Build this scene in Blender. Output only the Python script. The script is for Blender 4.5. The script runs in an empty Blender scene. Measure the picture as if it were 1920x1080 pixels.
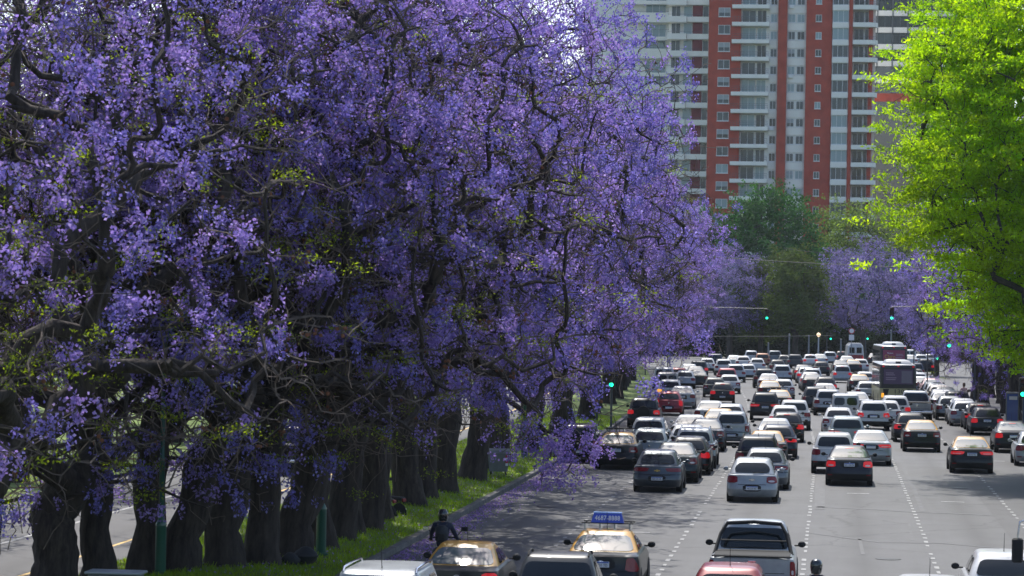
import bpy, bmesh, math, random
import numpy as np
from mathutils import Vector, Matrix

# ------------------------------------------------------------------ camera, sky, sun, exposure
scene = bpy.context.scene
col = scene.collection
R = math.radians
cam_d = bpy.data.cameras.new('camera')
cam = bpy.data.objects.new('camera', cam_d)
col.objects.link(cam)
scene.camera = cam
cam_d.sensor_width = 36.0
cam_d.lens = 36.0 * 5500 / 1920
cam_d.clip_start = 1.0
cam_d.clip_end = 6000
cam.matrix_world = (Matrix.Translation((0, 0, 6.6)) @ Matrix.Rotation(R(6.2325), 4, 'Z')
                    @ Matrix.Rotation(R(90 + 0.3388), 4, 'X') @ Matrix.Rotation(R(1.0), 4, 'Z'))
cam_d.dof.use_dof = True
cam_d.dof.focus_distance = 118
cam_d.dof.aperture_fstop = 3.6

SUN_AZ = 13.0      # degrees left of the road's direction
SUN_EL = 58.0
world = bpy.data.worlds.new('World')
scene.world = world
world.use_nodes = True
wn = world.node_tree
bg = wn.nodes['Background']
sky = wn.nodes.new('ShaderNodeTexSky')
sky.sky_type = 'NISHITA'
sky.sun_disc = False
sky.sun_elevation = R(SUN_EL)
sky.sun_rotation = R(-SUN_AZ)
sky.air_density = 1.0
sky.dust_density = 1.6
wn.links.new(sky.outputs[0], bg.inputs[0])
bg.inputs[1].default_value = 0.15
sun_d = bpy.data.lights.new('sun', 'SUN')
sun_d.energy = 3.9
sun_d.angle = R(0.5)
sun_d.color = (1.0, 0.96, 0.89)
sun = bpy.data.objects.new('sun', sun_d)
col.objects.link(sun)
to_sun = Vector((-math.sin(R(SUN_AZ)) * math.cos(R(SUN_EL)), math.cos(R(SUN_AZ)) * math.cos(R(SUN_EL)), math.sin(R(SUN_EL))))
sun.rotation_euler = to_sun.to_track_quat('Z', 'Y').to_euler()
sun.location = (0, 0, 120)
scene.view_settings.view_transform = 'Standard'
scene.view_settings.look = 'None'
scene.view_settings.gamma = 1.0
scene.view_settings.use_curve_mapping = False
scene.view_settings.exposure = 0.5
scene.render.engine = 'CYCLES'
cy = scene.cycles
cy.use_denoising = True
cy.max_bounces = 6
cy.diffuse_bounces = 3
cy.glossy_bounces = 3
cy.transmission_bounces = 4
cy.transparent_max_bounces = 6
cy.volume_bounces = 0
cy.caustics_reflective = False
cy.caustics_refractive = False
cy.sample_clamp_indirect = 6.0

rnd = random.Random(7)
nrng = np.random.default_rng(11)


# ------------------------------------------------------------------ helpers
def tag(o, label=None, cat=None, group=None, kind=None):
    if label: o['label'] = label
    if cat: o['category'] = cat
    if group: o['group'] = group
    if kind: o['kind'] = kind
    return o


def empty(name, loc=(0, 0, 0), rz=0.0, parent=None):
    o = bpy.data.objects.new(name, None)
    o.empty_display_size = 0.3
    o.location = loc
    o.rotation_euler = (0, 0, rz)
    col.objects.link(o)
    if parent: o.parent = parent
    return o


def put(name, mesh, mat=None, parent=None, loc=(0, 0, 0), rz=0.0, scale=None):
    o = bpy.data.objects.new(name, mesh)
    col.objects.link(o)
    o.location = loc
    o.rotation_euler = (0, 0, rz)
    if scale: o.scale = scale
    if parent: o.parent = parent
    if mat is not None:
        if len(mesh.materials) == 0:
            mesh.materials.append(mat)
        o.material_slots[0].link = 'OBJECT'
        o.material_slots[0].material = mat
    return o


class MB:
    def __init__(s):
        s.v = []; s.f = []

    def add(s, vs, fs):
        b = len(s.v)
        s.v += [tuple(v) for v in vs]
        s.f += [tuple(i + b for i in f) for f in fs]
        return s

    def box(s, x0, x1, y0, y1, z0, z1, bev=0.0):
        if bev <= 0:
            return s.add([(x0, y0, z0), (x1, y0, z0), (x1, y1, z0), (x0, y1, z0), (x0, y0, z1), (x1, y0, z1), (x1, y1, z1), (x0, y1, z1)],
                         [(0, 3, 2, 1), (4, 5, 6, 7), (0, 1, 5, 4), (1, 2, 6, 5), (2, 3, 7, 6), (3, 0, 4, 7)])
        b = bev
        rings = []
        for z, i in ((z0, b), (z0 + b, 0), (z1 - b, 0), (z1, b)):
            a0, a1, c0, c1 = x0 + i, x1 - i, y0 + i, y1 - i
            e = b if i == 0 else b * .6
            rings.append([(a0 + e, c0, z), (a1 - e, c0, z), (a1, c0 + e, z), (a1, c1 - e, z), (a1 - e, c1, z), (a0 + e, c1, z), (a0, c1 - e, z), (a0, c0 + e, z)])
        return s.loft(rings)

    def loft(s, rings, cap0=True, cap1=True):
        b = len(s.v); n = len(rings[0])
        for r in rings: s.v += [tuple(p) for p in r]
        for k in range(len(rings) - 1):
            for i in range(n):
                j = (i + 1) % n
                s.f.append((b + k * n + i, b + k * n + j, b + (k + 1) * n + j, b + (k + 1) * n + i))
        if cap0: s.f.append(tuple(b + i for i in range(n))[::-1])
        if cap1: s.f.append(tuple(b + (len(rings) - 1) * n + i for i in range(n)))
        return s

    def lathe(s, prof, n=16, c=(0, 0, 0), axis='z'):
        rings = []
        for r, h in prof:
            ring = []
            for i in range(n):
                a = 2 * math.pi * i / n
                p = (r * math.cos(a), r * math.sin(a), h)
                if axis == 'x': p = (h, p[0], p[1])
                if axis == 'y': p = (p[1], h, p[0])
                ring.append((p[0] + c[0], p[1] + c[1], p[2] + c[2]))
            rings.append(ring)
        return s.loft(rings)

    def tube(s, pts, rad, n=6, knob=0.0):
        pts = [Vector(p) for p in pts]
        if not hasattr(rad, '__len__'): rad = [rad] * len(pts)
        rings = []
        up = None
        for i, p in enumerate(pts):
            d = (pts[min(i + 1, len(pts) - 1)] - pts[max(i - 1, 0)])
            if d.length < 1e-7: d = Vector((0, 0, 1))
            d.normalize()
            if up is None:
                up = Vector((0, 0, 1)) if abs(d.z) < .9 else Vector((1, 0, 0))
            a = up - d * up.dot(d)
            if a.length < 1e-5: a = d.orthogonal()
            a.normalize(); up = a
            b = d.cross(a)
            rings.append([p + (a * math.cos(2 * math.pi * k / n) + b * math.sin(2 * math.pi * k / n)) * rad[i] * (1 + knob * math.sin(k * 2.4 + i * .9) * math.sin(k * 5.1 + i * 1.7 + 1)) for k in range(n)])
        return s.loft(rings)

    def mesh(s, name, smooth=None):
        me = bpy.data.meshes.new(name)
        me.from_pydata(s.v, [], s.f)
        me.update()
        if smooth is not None:
            bm = bmesh.new(); bm.from_mesh(me)
            bmesh.ops.recalc_face_normals(bm, faces=bm.faces)
            for f in bm.faces: f.smooth = True
            for e in bm.edges:
                e.smooth = not (len(e.link_faces) == 2 and e.calc_face_angle(0) > R(smooth))
            bm.to_mesh(me); bm.free()
        return me

    def build(s, name, mat, parent=None, loc=(0, 0, 0), smooth=None, rz=0.0):
        return put(name, s.mesh(name, smooth), mat, parent, loc, rz)


_text_cache = {}


def text_mesh(txt, size):
    key = (txt, size)
    if key not in _text_cache:
        cu = bpy.data.curves.new('lettering', 'FONT')
        cu.body = txt; cu.size = size
        cu.align_x = 'CENTER'; cu.align_y = 'CENTER'
        cu.extrude = 0.003
        cu.resolution_u = 2
        o = bpy.data.objects.new('lettering', cu)
        col.objects.link(o)
        dg = bpy.context.evaluated_depsgraph_get()
        _text_cache[key] = bpy.data.meshes.new_from_object(o.evaluated_get(dg))
        _text_cache[key].materials.clear()
        bpy.data.objects.remove(o)
    return _text_cache[key]


def lettering(txt, size, mat, parent, loc, sx=1.0, name='lettering'):
    """upright text facing -Y"""
    o = put(name, text_mesh(txt, size), mat, parent, loc)
    o.rotation_euler = (R(90), 0, 0)
    o.scale = (sx, 1, 1)
    return o


# ------------------------------------------------------------------ materials
def mat(name, color, rough=0.6, metal=0.0, noise=0.0, nscale=8.0, bump=0.0, bscale=30.0, coat=0.0, emit=None, estr=0.0,
        spec=0.5, c2=None, stretch=(1, 1, 1), ior=1.5):
    m = bpy.data.materials.new(name)
    m.use_nodes = True
    nt = m.node_tree
    b = nt.nodes['Principled BSDF']
    b.inputs['Base Color'].default_value = (*color, 1)
    b.inputs['Roughness'].default_value = rough
    b.inputs['Metallic'].default_value = metal
    b.inputs['Coat Weight'].default_value = coat
    b.inputs['Coat Roughness'].default_value = 0.04
    b.inputs['Specular IOR Level'].default_value = spec
    b.inputs['IOR'].default_value = ior
    if emit:
        b.inputs['Emission Color'].default_value = (*emit, 1)
        b.inputs['Emission Strength'].default_value = estr
    tc = None
    if noise or c2 or bump:
        tc = nt.nodes.new('ShaderNodeTexCoord')
        mp = nt.nodes.new('ShaderNodeMapping')
        mp.inputs['Scale'].default_value = stretch
        nt.links.new(tc.outputs['Object'], mp.inputs[0])
    if noise or c2:
        n = nt.nodes.new('ShaderNodeTexNoise')
        n.inputs['Scale'].default_value = nscale
        n.inputs['Detail'].default_value = 6
        n.inputs['Roughness'].default_value = 0.65
        nt.links.new(mp.outputs[0], n.inputs['Vector'])
        cr = nt.nodes.new('ShaderNodeValToRGB')
        lo = c2 if c2 else tuple(c * (1 - noise) for c in color)
        hi = color if c2 else tuple(min(1, c * (1 + noise)) for c in color)
        cr.color_ramp.elements[0].position = 0.33
        cr.color_ramp.elements[1].position = 0.68
        cr.color_ramp.elements[0].color = (*lo, 1)
        cr.color_ramp.elements[1].color = (*hi, 1)
        nt.links.new(n.outputs['Fac'], cr.inputs[0])
        nt.links.new(cr.outputs[0], b.inputs['Base Color'])
    if bump:
        n2 = nt.nodes.new('ShaderNodeTexNoise')
        n2.inputs['Scale'].default_value = bscale
        n2.inputs['Detail'].default_value = 5
        nt.links.new(mp.outputs[0], n2.inputs['Vector'])
        bp = nt.nodes.new('ShaderNodeBump')
        bp.inputs['Strength'].default_value = bump
        bp.inputs['Distance'].default_value = 0.05
        nt.links.new(n2.outputs['Fac'], bp.inputs['Height'])
        nt.links.new(bp.outputs[0], b.inputs['Normal'])
    return m


def leaf_mat(name, trans=0.45, rough=0.55, tcol=(1, 1, 1)):
    """two-sided petals / leaves whose own colour comes from the per-piece 'tint' attribute"""
    m = bpy.data.materials.new(name)
    m.use_nodes = True
    nt = m.node_tree
    nt.nodes.remove(nt.nodes['Principled BSDF'])
    out = nt.nodes['Material Output']
    at = nt.nodes.new('ShaderNodeAttribute'); at.attribute_name = 'tint'
    d = nt.nodes.new('ShaderNodeBsdfDiffuse')
    t = nt.nodes.new('ShaderNodeBsdfTranslucent')
    g = nt.nodes.new('ShaderNodeBsdfGlossy'); g.inputs['Roughness'].default_value = rough
    g.inputs['Color'].default_value = (1, 1, 1, 1)
    mx = nt.nodes.new('ShaderNodeMixShader'); mx.inputs[0].default_value = trans
    mg = nt.nodes.new('ShaderNodeMixShader'); mg.inputs[0].default_value = 0.015
    mul = nt.nodes.new('ShaderNodeMix'); mul.data_type = 'RGBA'; mul.blend_type = 'MULTIPLY'
    mul.inputs[0].default_value = 1.0
    mul.inputs[7].default_value = (*tcol, 1)
    nt.links.new(at.outputs['Color'], d.inputs['Color'])
    nt.links.new(at.outputs['Color'], mul.inputs[6])
    nt.links.new(mul.outputs[2], t.inputs['Color'])
    nt.links.new(d.outputs[0], mx.inputs[1]); nt.links.new(t.outputs[0], mx.inputs[2])
    nt.links.new(mx.outputs[0], mg.inputs[1]); nt.links.new(g.outputs[0], mg.inputs[2])
    nt.links.new(mg.outputs[0], out.inputs['Surface'])
    return m


M = {}
PAINT = dict(silver=((.33, .355, .38), .25), white=((.52, .53, .54), 0), black=((.010, .011, .013), 0), taxi=((.010, .011, .013), 0),
             charcoal=((.035, .040, .045), .3), slate=((.085, .10, .115), .5), slate2=((.16, .175, .19), .5), greygreen=((.24, .28, .29), .4),
             maroon=((.20, .018, .022), .2), red=((.26, .016, .03), .2), navy=((.022, .032, .06), .3), navyblack=((.012, .015, .026), .2),
             darkgreen=((.035, .05, .05), .3), beige=((.46, .41, .37), 0), brown=((.26, .09, .03), .2), pink=((.42, .22, .21), .1),
             yellow=((.55, .29, .045), 0))
for k, (c, mt) in PAINT.items():
    dk = max(c) < .07
    M['paint_' + k] = mat('paint_' + k, c, rough=.38, metal=0 if dk else mt, coat=.28 if dk else .5, noise=.12, nscale=3.5, spec=.3 if dk else .5)
M['glass'] = mat('tinted_glass', (.010, .014, .017), rough=.06, spec=.5, ior=1.5)
M['glass_pale'] = mat('sky_pale_rear_glass', (.10, .13, .135), rough=.05, spec=1.0, ior=1.75)  # opaque; the paler colour stands in for sky mirrored in sloping glass
M['tyre'] = mat('tyre_rubber', (.016, .016, .017), rough=.85)
M['rim'] = mat('wheel_rim', (.42, .43, .44), rough=.35, metal=.7)
M['trim'] = mat('black_plastic_trim', (.018, .019, .020), rough=.72, spec=.3)
M['chrome'] = mat('chrome', (.75, .76, .78), rough=.15, metal=1)
M['gold'] = mat('gold_badge', (.62, .42, .10), rough=.3, metal=.7)
M['lamp_red'] = mat('red_lamp_lens', (.22, .008, .014), rough=.25, coat=.35)
M['lamp_lit'] = mat('lit_red_lamp', (.36, .006, .010), rough=.3, coat=.2, emit=(1, .015, .02), estr=.26)
M['lamp_white'] = mat('clear_lamp_lens', (.62, .56, .57), rough=.15, coat=.8)
M['lamp_orange'] = mat('lit_orange_lamp', (.7, .3, .02), rough=.2, emit=(1, .40, .03), estr=.8)
M['plate'] = mat('number_plate_white', (.70, .73, .78), rough=.4)
M['plate_blue'] = mat('number_plate_blue', (.03, .10, .42), rough=.4)
M['ink'] = mat('dark_lettering', (.02, .022, .03), rough=.5)
M['white_ink'] = mat('white_lettering', (.8, .82, .85), rough=.5)
M['skin'] = mat('skin', (.45, .26, .18), rough=.55)

# ------------------------------------------------------------------ the large structure: ground, roads, verge
def bend(y):
    """the avenue swings to the left in the distance"""
    if y < 120: return 0.0
    if y < 300: return -2.2e-4 * (y - 120) ** 2
    return -2.2e-4 * 180 ** 2 - 2 * 2.2e-4 * 180 * (y - 300)


def bend_angle(y):
    return (bend(y - 1) - bend(y + 1)) / 2.0


def right_edge(y):
    t = min(1, max(0, (y - 235) / 25.0))
    return (9.75 + bend(y)) * (1 - t) + t * 19.0


YS = [20 + 2.0 * i for i in range(66)] + [152 + 4.0 * i for i in range(64)]


def asphalt(name, base, dark):
    m = bpy.data.materials.new(name); m.use_nodes = True
    nt = m.node_tree; b = nt.nodes['Principled BSDF']
    tc = nt.nodes.new('ShaderNodeTexCoord')
    def nz(scale, det, sx=1, sy=1):
        mp = nt.nodes.new('ShaderNodeMapping'); mp.inputs['Scale'].default_value = (sx, sy, 1)
        nt.links.new(tc.outputs['Object'], mp.inputs[0])
        n = nt.nodes.new('ShaderNodeTexNoise'); n.inputs['Scale'].default_value = scale; n.inputs['Detail'].default_value = det
        n.inputs['Roughness'].default_value = .7
        nt.links.new(mp.outputs[0], n.inputs['Vector']); return n
    a = nz(.35, 8); g = nz(60, 3); w = nz(.9, 5, 1.0, .06)
    mixf = nt.nodes.new('ShaderNodeMath'); mixf.operation = 'MULTIPLY_ADD'
    mixf.inputs[1].default_value = .55
    nt.links.new(a.outputs['Fac'], mixf.inputs[0]); 
    m2 = nt.nodes.new('ShaderNodeMath'); m2.operation = 'MULTIPLY'; m2.inputs[1].default_value = .45
    nt.links.new(w.outputs['Fac'], m2.inputs[0]); nt.links.new(m2.outputs[0], mixf.inputs[2])
    cr = nt.nodes.new('ShaderNodeValToRGB')
    cr.color_ramp.elements[0].position = .36; cr.color_ramp.elements[1].position = .62
    cr.color_ramp.elements[0].color = (*dark, 1); cr.color_ramp.elements[1].color = (*base, 1)
    nt.links.new(mixf.outputs[0], cr.inputs[0])
    # tar-filled cracks
    vo = nt.nodes.new('ShaderNodeTexVoronoi'); vo.feature = 'DISTANCE_TO_EDGE'; vo.inputs['Scale'].default_value = .13
    mp = nt.nodes.new('ShaderNodeMapping'); nt.links.new(tc.outputs['Object'], mp.inputs[0])
    ad = nt.nodes.new('ShaderNodeVectorMath'); ad.operation = 'MULTIPLY_ADD'; ad.inputs[1].default_value = (1.2, 1.2, 0)
    nn = nz(.8, 4)
    nt.links.new(nn.outputs['Color'], ad.inputs[0]); nt.links.new(mp.outputs[0], ad.inputs[2]); nt.links.new(ad.outputs[0], vo.inputs['Vector'])
    lt = nt.nodes.new('ShaderNodeMath'); lt.operation = 'LESS_THAN'; lt.inputs[1].default_value = .006
    nt.links.new(vo.outputs['Distance'], lt.inputs[0])
    mk = nt.nodes.new('ShaderNodeMix'); mk.data_type = 'RGBA'; mk.inputs[7].default_value = (.03, .03, .032, 1)
    mf = nt.nodes.new('ShaderNodeMath'); mf.operation = 'MULTIPLY'; mf.inputs[1].default_value = .55
    nt.links.new(lt.outputs[0], mf.inputs[0]); nt.links.new(mf.outputs[0], mk.inputs[0]); nt.links.new(cr.outputs[0], mk.inputs[6])
    # oil-darkened middle of each lane, from the straightened lateral coordinate
    ua = nt.nodes.new('ShaderNodeAttribute'); ua.attribute_name = 'u'
    def mth(op, a_, v=None, v2=None):
        n_ = nt.nodes.new('ShaderNodeMath'); n_.operation = op
        nt.links.new(a_, n_.inputs[0])
        if v is not None:
            if hasattr(v, 'is_linked'): nt.links.new(v, n_.inputs[1])
            else: n_.inputs[1].default_value = v
        if v2 is not None: n_.inputs[2].default_value = v2
        return n_.outputs[0]
    f_ = mth('FRACT', mth('MULTIPLY_ADD', ua.outputs['Fac'], 1 / 3.45, 100 + 11.125 / 3.45))
    d_ = mth('ABSOLUTE', mth('SUBTRACT', f_, .5))
    oil = mth('SUBTRACT', mth('MULTIPLY', d_, -6.0), -1.0)
    oil = mth('MAXIMUM', oil, 0.0)
    oil = mth('MULTIPLY', oil, w.outputs['Fac'])
    mo = nt.nodes.new('ShaderNodeMix'); mo.data_type = 'RGBA'; mo.blend_type = 'MULTIPLY'; mo.inputs[7].default_value = (.35, .35, .36, 1)
    nt.links.new(oil, mo.inputs[0]); nt.links.new(mk.outputs[2], mo.inputs[6])
    nt.links.new(mo.outputs[2], b.inputs['Base Color'])
    b.inputs['Roughness'].default_value = .72
    bp = nt.nodes.new('ShaderNodeBump'); bp.inputs['Strength'].default_value = .35; bp.inputs['Distance'].default_value = .01
    nt.links.new(g.outputs['Fac'], bp.inputs['Height']); nt.links.new(bp.outputs[0], b.inputs['Normal'])
    return m


M['asphalt'] = asphalt('avenue_asphalt', (.094, .095, .098), (.060, .061, .064))
M['asphalt_new'] = asphalt('darker_asphalt', (.074, .074, .077), (.050, .050, .053))
M['gutter'] = mat('gutter_cobble', (.16, .155, .15), rough=.8, c2=(.07, .068, .07), nscale=6, bump=.6, bscale=9)
M['kerb'] = mat('kerb_stone', (.17, .165, .16), rough=.8, c2=(.07, .068, .066), nscale=2.5, bump=.4, bscale=14)
M['paint_line'] = mat('worn_road_paint', (.38, .38, .37), rough=.6, c2=(.15, .15, .15), nscale=7)
M['line_yellow'] = mat('yellow_road_paint', (.62, .40, .10), rough=.6)
M['lawn'] = mat('lawn_ground', (.15, .26, .025), rough=.9, c2=(.09, .085, .035), nscale=.7, bump=.5, bscale=6)
M['earth'] = mat('earth_and_grass', (.07, .10, .03), rough=.95, c2=(.05, .05, .03), nscale=.05)
M['paving'] = mat('pavement_slabs', (.19, .18, .17), rough=.85, noise=.2, nscale=.8, bump=.2, bscale=3)

MB().add([(-1500, -60, -.16), (1500, -60, -.16), (1500, 3500, -.16), (-1500, 3500, -.16)], [(0, 1, 2, 3)]).build('ground', M['earth'])
tag(bpy.data.objects['ground'], kind='structure')


def strip(name, fa, fb, ma, za=0.0, zb=None, ys=None, mid=None, kind='structure'):
    """a sheet between two lateral edges that follows the bend; mid adds raised lines between"""
    ys = ys or YS
    m = MB(); cols = [(fa, za)] + (mid or []) + [(fb, za if zb is None else zb)]
    n = len(cols)
    vs = []
    for y in ys:
        for f, z in cols: vs.append((f(y), y, z if not callable(z) else z(y)))
    fs = [(k * n + i, k * n + i + 1, (k + 1) * n + i + 1, (k + 1) * n + i) for k in range(len(ys) - 1) for i in range(n - 1)]
    o = m.add(vs, fs).build(name, ma, smooth=None)
    at_ = o.data.attributes.new('u', 'FLOAT', 'POINT')
    at_.data.foreach_set('value', [v[0] - bend(v[1]) for v in vs])
    if kind: tag(o, kind=kind)
    return o


u = lambda c: (lambda y: c + bend(y))
road = strip('avenue_road', u(-11.35), right_edge, M['asphalt'], 0.0)
strip('gutter', u(-11.33), u(-10.75), M['gutter'], 0.004)
strip('resurfaced_lane', u(5.35), u(9.7), M['asphalt_new'], 0.004, ys=[y for y in YS if y < 236])
# kerbs, real steps
k1 = MB(); k2 = MB()
for mb, f, s in ((k1, u(-11.35), -1), (k2, lambda y: right_edge(y), 1)):
    vs = []
    for y in YS:
        x = f(y)
        vs += [(x, y, -.1), (x + s * .015, y, .125), (x + s * .03, y, .14), (x + s * .20, y, .145), (x + s * .22, y, -.1)]
    mb.add(vs, [(k * 5 + i, k * 5 + i + 1, (k + 1) * 5 + i + 1, (k + 1) * 5 + i) for k in range(len(YS) - 1) for i in range(4)])
tag(k1.build('kerb', M['kerb']), kind='structure')
tag(k2.build('kerb', M['kerb']), kind='structure')


def verge_z(x, y):
    """height of the grass bank at straightened position x"""
    t = (-11.55 - x)
    if t < 0: return .13
    h = .13 + .20 * min(1, t / 1.8) - .16 * min(1, max(0, (t - 3.2) / 2.2))
    return h + .02 * math.sin(x * 3.1 + y * .7) + .02 * math.sin(y * 1.9 + x)


vx = [-11.55, -11.9, -12.3, -12.8, -13.4, -14.2, -15.0, -15.8, -16.5, -17.3]
vys = [20 + 1.0 * i for i in range(140)] + [160 + 4.0 * i for i in range(62)]
mb = MB()
mb.add([(x + bend(y), y, verge_z(x, y)) for y in vys for x in vx],
       [(k * 10 + i, k * 10 + i + 1, (k + 1) * 10 + i + 1, (k + 1) * 10 + i) for k in range(len(vys) - 1) for i in range(9)])
tag(mb.build('grass_verge', M['lawn'], smooth=60), kind='structure')
strip('side_road', u(-26.0), u(-17.5), M['asphalt_new'], 0.006)
strip('side_road_edge_line', u(-22.0), u(-21.85), M['paint_line'], 0.010)
strip('side_road_centre_line', u(-19.0), u(-18.88), M['line_yellow'], 0.010)
strip('park_lawn', u(-140.0), u(-26.2), M['lawn'], 0.08)
strip('pavement', lambda y: right_edge(y) + .22, lambda y: right_edge(y) + 9.0, M['paving'], 0.142)

# lane dashes: every dash is its own piece as long as it can be told apart
dash = MB().add([(-.058, -.33, 0), (.058, -.33, 0), (.058, .33, 0), (-.058, .33, 0)], [(0, 3, 2, 1)]).mesh('lane_dash')
dash.flip_normals()
rest = MB(); nd = 0
for lx in (-7.45, -4.15, -.62, 2.80, 6.05):
    y = 66.0 + rnd.random()
    while y < 330:
        if rnd.random() > .07 and not (lx == 6.05 and y > 228):
            w = rnd.uniform(-.015, .015)
            if y < 150 and nd < 300:
                o = put('lane_dash', dash, M['paint_line'], road, (lx + w + bend(y), y, .009)); nd += 1
                o.scale = (rnd.uniform(.7, 1.15), rnd.uniform(.65, 1.1), 1)
            else:
                x = lx + w + bend(y)
                rest.add([(x - .065, y - .36, .009), (x + .065, y - .36, .009), (x + .065, y + .36, .009), (x - .065, y + .36, .009)], [(0, 1, 2, 3)])
        y += 1.42
tag(rest.build('far_lane_dashes', M['paint_line'], road), kind='stuff')
for (x, y) in ((1.05, 107), (4.3, 103.5), (-5.6, 86), (4.4, 145), (7.4, 133)):     # short cross marks in the lanes
    MB().add([(x - .4, y - .14, .009), (x + .4, y - .14, .009), (x + .4, y + .14, .009), (x - .4, y + .14, .009)], [(0, 1, 2, 3)]).build('lane_mark', M['paint_line'], road)
# tar seams across the lanes
M['tar'] = mat('tar_seam', (.082, .083, .087), rough=.7, noise=.3, nscale=3)
for pts, w in (([(-.4, 99.2), (1.2, 98.9), (2.8, 97.9), (4.5, 97.6), (5.4, 97.2)], .45), ([(-.5, 87.5), (1.5, 84.6), (3.2, 84.9), (5.3, 83.3)], .22),
               ([(.95, 80.2), (.9, 86)], .10), ([(2.42, 85.6), (2.55, 96.0)], .07), ([(-7.3, 91), (-5, 90.6), (-4.2, 91.2)], .2),
               ([(-.3, 98), (-.34, 112), (-.3, 128)], .35), ([(3.1, 98), (3.15, 110), (3.12, 126)], .16)):
    s_ = MB(); vs = []
    for i, (x, y) in enumerate(pts):
        p = Vector((x, y)); q = Vector(pts[min(i + 1, len(pts) - 1)]) - Vector(pts[max(0, i - 1)]); q.normalize()
        nn = Vector((-q.y, q.x)) * w * .5
        vs += [(x + nn.x, y + nn.y, .0065), (x - nn.x, y - nn.y, .0065)]
    s_.add(vs, [(2 * i, 2 * i + 1, 2 * i + 3, 2 * i + 2) for i in range(len(pts) - 1)]).build('tar_seam', M['tar'], road)

# manhole covers
M['iron'] = mat('cast_iron_cover', (.05, .05, .052), rough=.5, metal=.4, noise=.3, nscale=12)
for (x, y) in ((-2.1, 92.5), (4.9, 112.0), (-6.4, 99.0), (1.6, 79.0), (-9.2, 96.0)):
    mh = MB().lathe([(.34, .0), (.34, .008), (.30, .010), (.01, .010)], 24).build('manhole_cover', M['iron'], road, (x, y, .004))

# ------------------------------------------------------------------ trees
def quad_mesh(name, V, tint):
    """V: (n,4,3) corners, tint: (n,3) colour of each piece"""
    n = len(V)
    me = bpy.data.meshes.new(name)
    me.vertices.add(n * 4); me.loops.add(n * 4); me.polygons.add(n)
    me.vertices.foreach_set('co', np.ascontiguousarray(V, dtype=np.float32).ravel())
    me.loops.foreach_set('vertex_index', np.arange(n * 4, dtype=np.int32))
    me.polygons.foreach_set('loop_start', np.arange(0, n * 4, 4, dtype=np.int32))
    me.update(calc_edges=True)
    ca = me.color_attributes.new('tint', 'FLOAT_COLOR', 'POINT')
    c = np.ones((n, 4, 4), dtype=np.float32)
    c[:, :, :3] = tint[:, None, :]
    ca.data.foreach_set('color', c.ravel())
    return me


def unit(v):
    return v / np.maximum(1e-9, np.linalg.norm(v, axis=-1, keepdims=True))


def pieces(rng, P, ln, wd, up=0.0, fold=.35, down=0.0):
    """random small bent quads at points P; up pulls normals to the vertical, down lets them hang"""
    n = len(P)
    a = rng.normal(size=(n, 3)); a[:, 2] -= down; a = unit(a)
    b = rng.normal(size=(n, 3)) + np.array([0, 0, 0.0])
    nrm = unit(np.cross(a, b) + np.array([0, 0, up]) * np.sign(rng.normal(size=(n, 1)) + 3))
    b = unit(np.cross(nrm, a)); 
    L = ln * rng.uniform(.7, 1.3, (n, 1)); W = wd * rng.uniform(.7, 1.3, (n, 1))
    f = nrm * L * fold * rng.uniform(-1, 1, (n, 1))
    return np.stack([P - a * L * .5 + f * .5, P + b * W * .5, P + a * L * .5 + f * .5, P - b * W * .5], axis=1)


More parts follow.
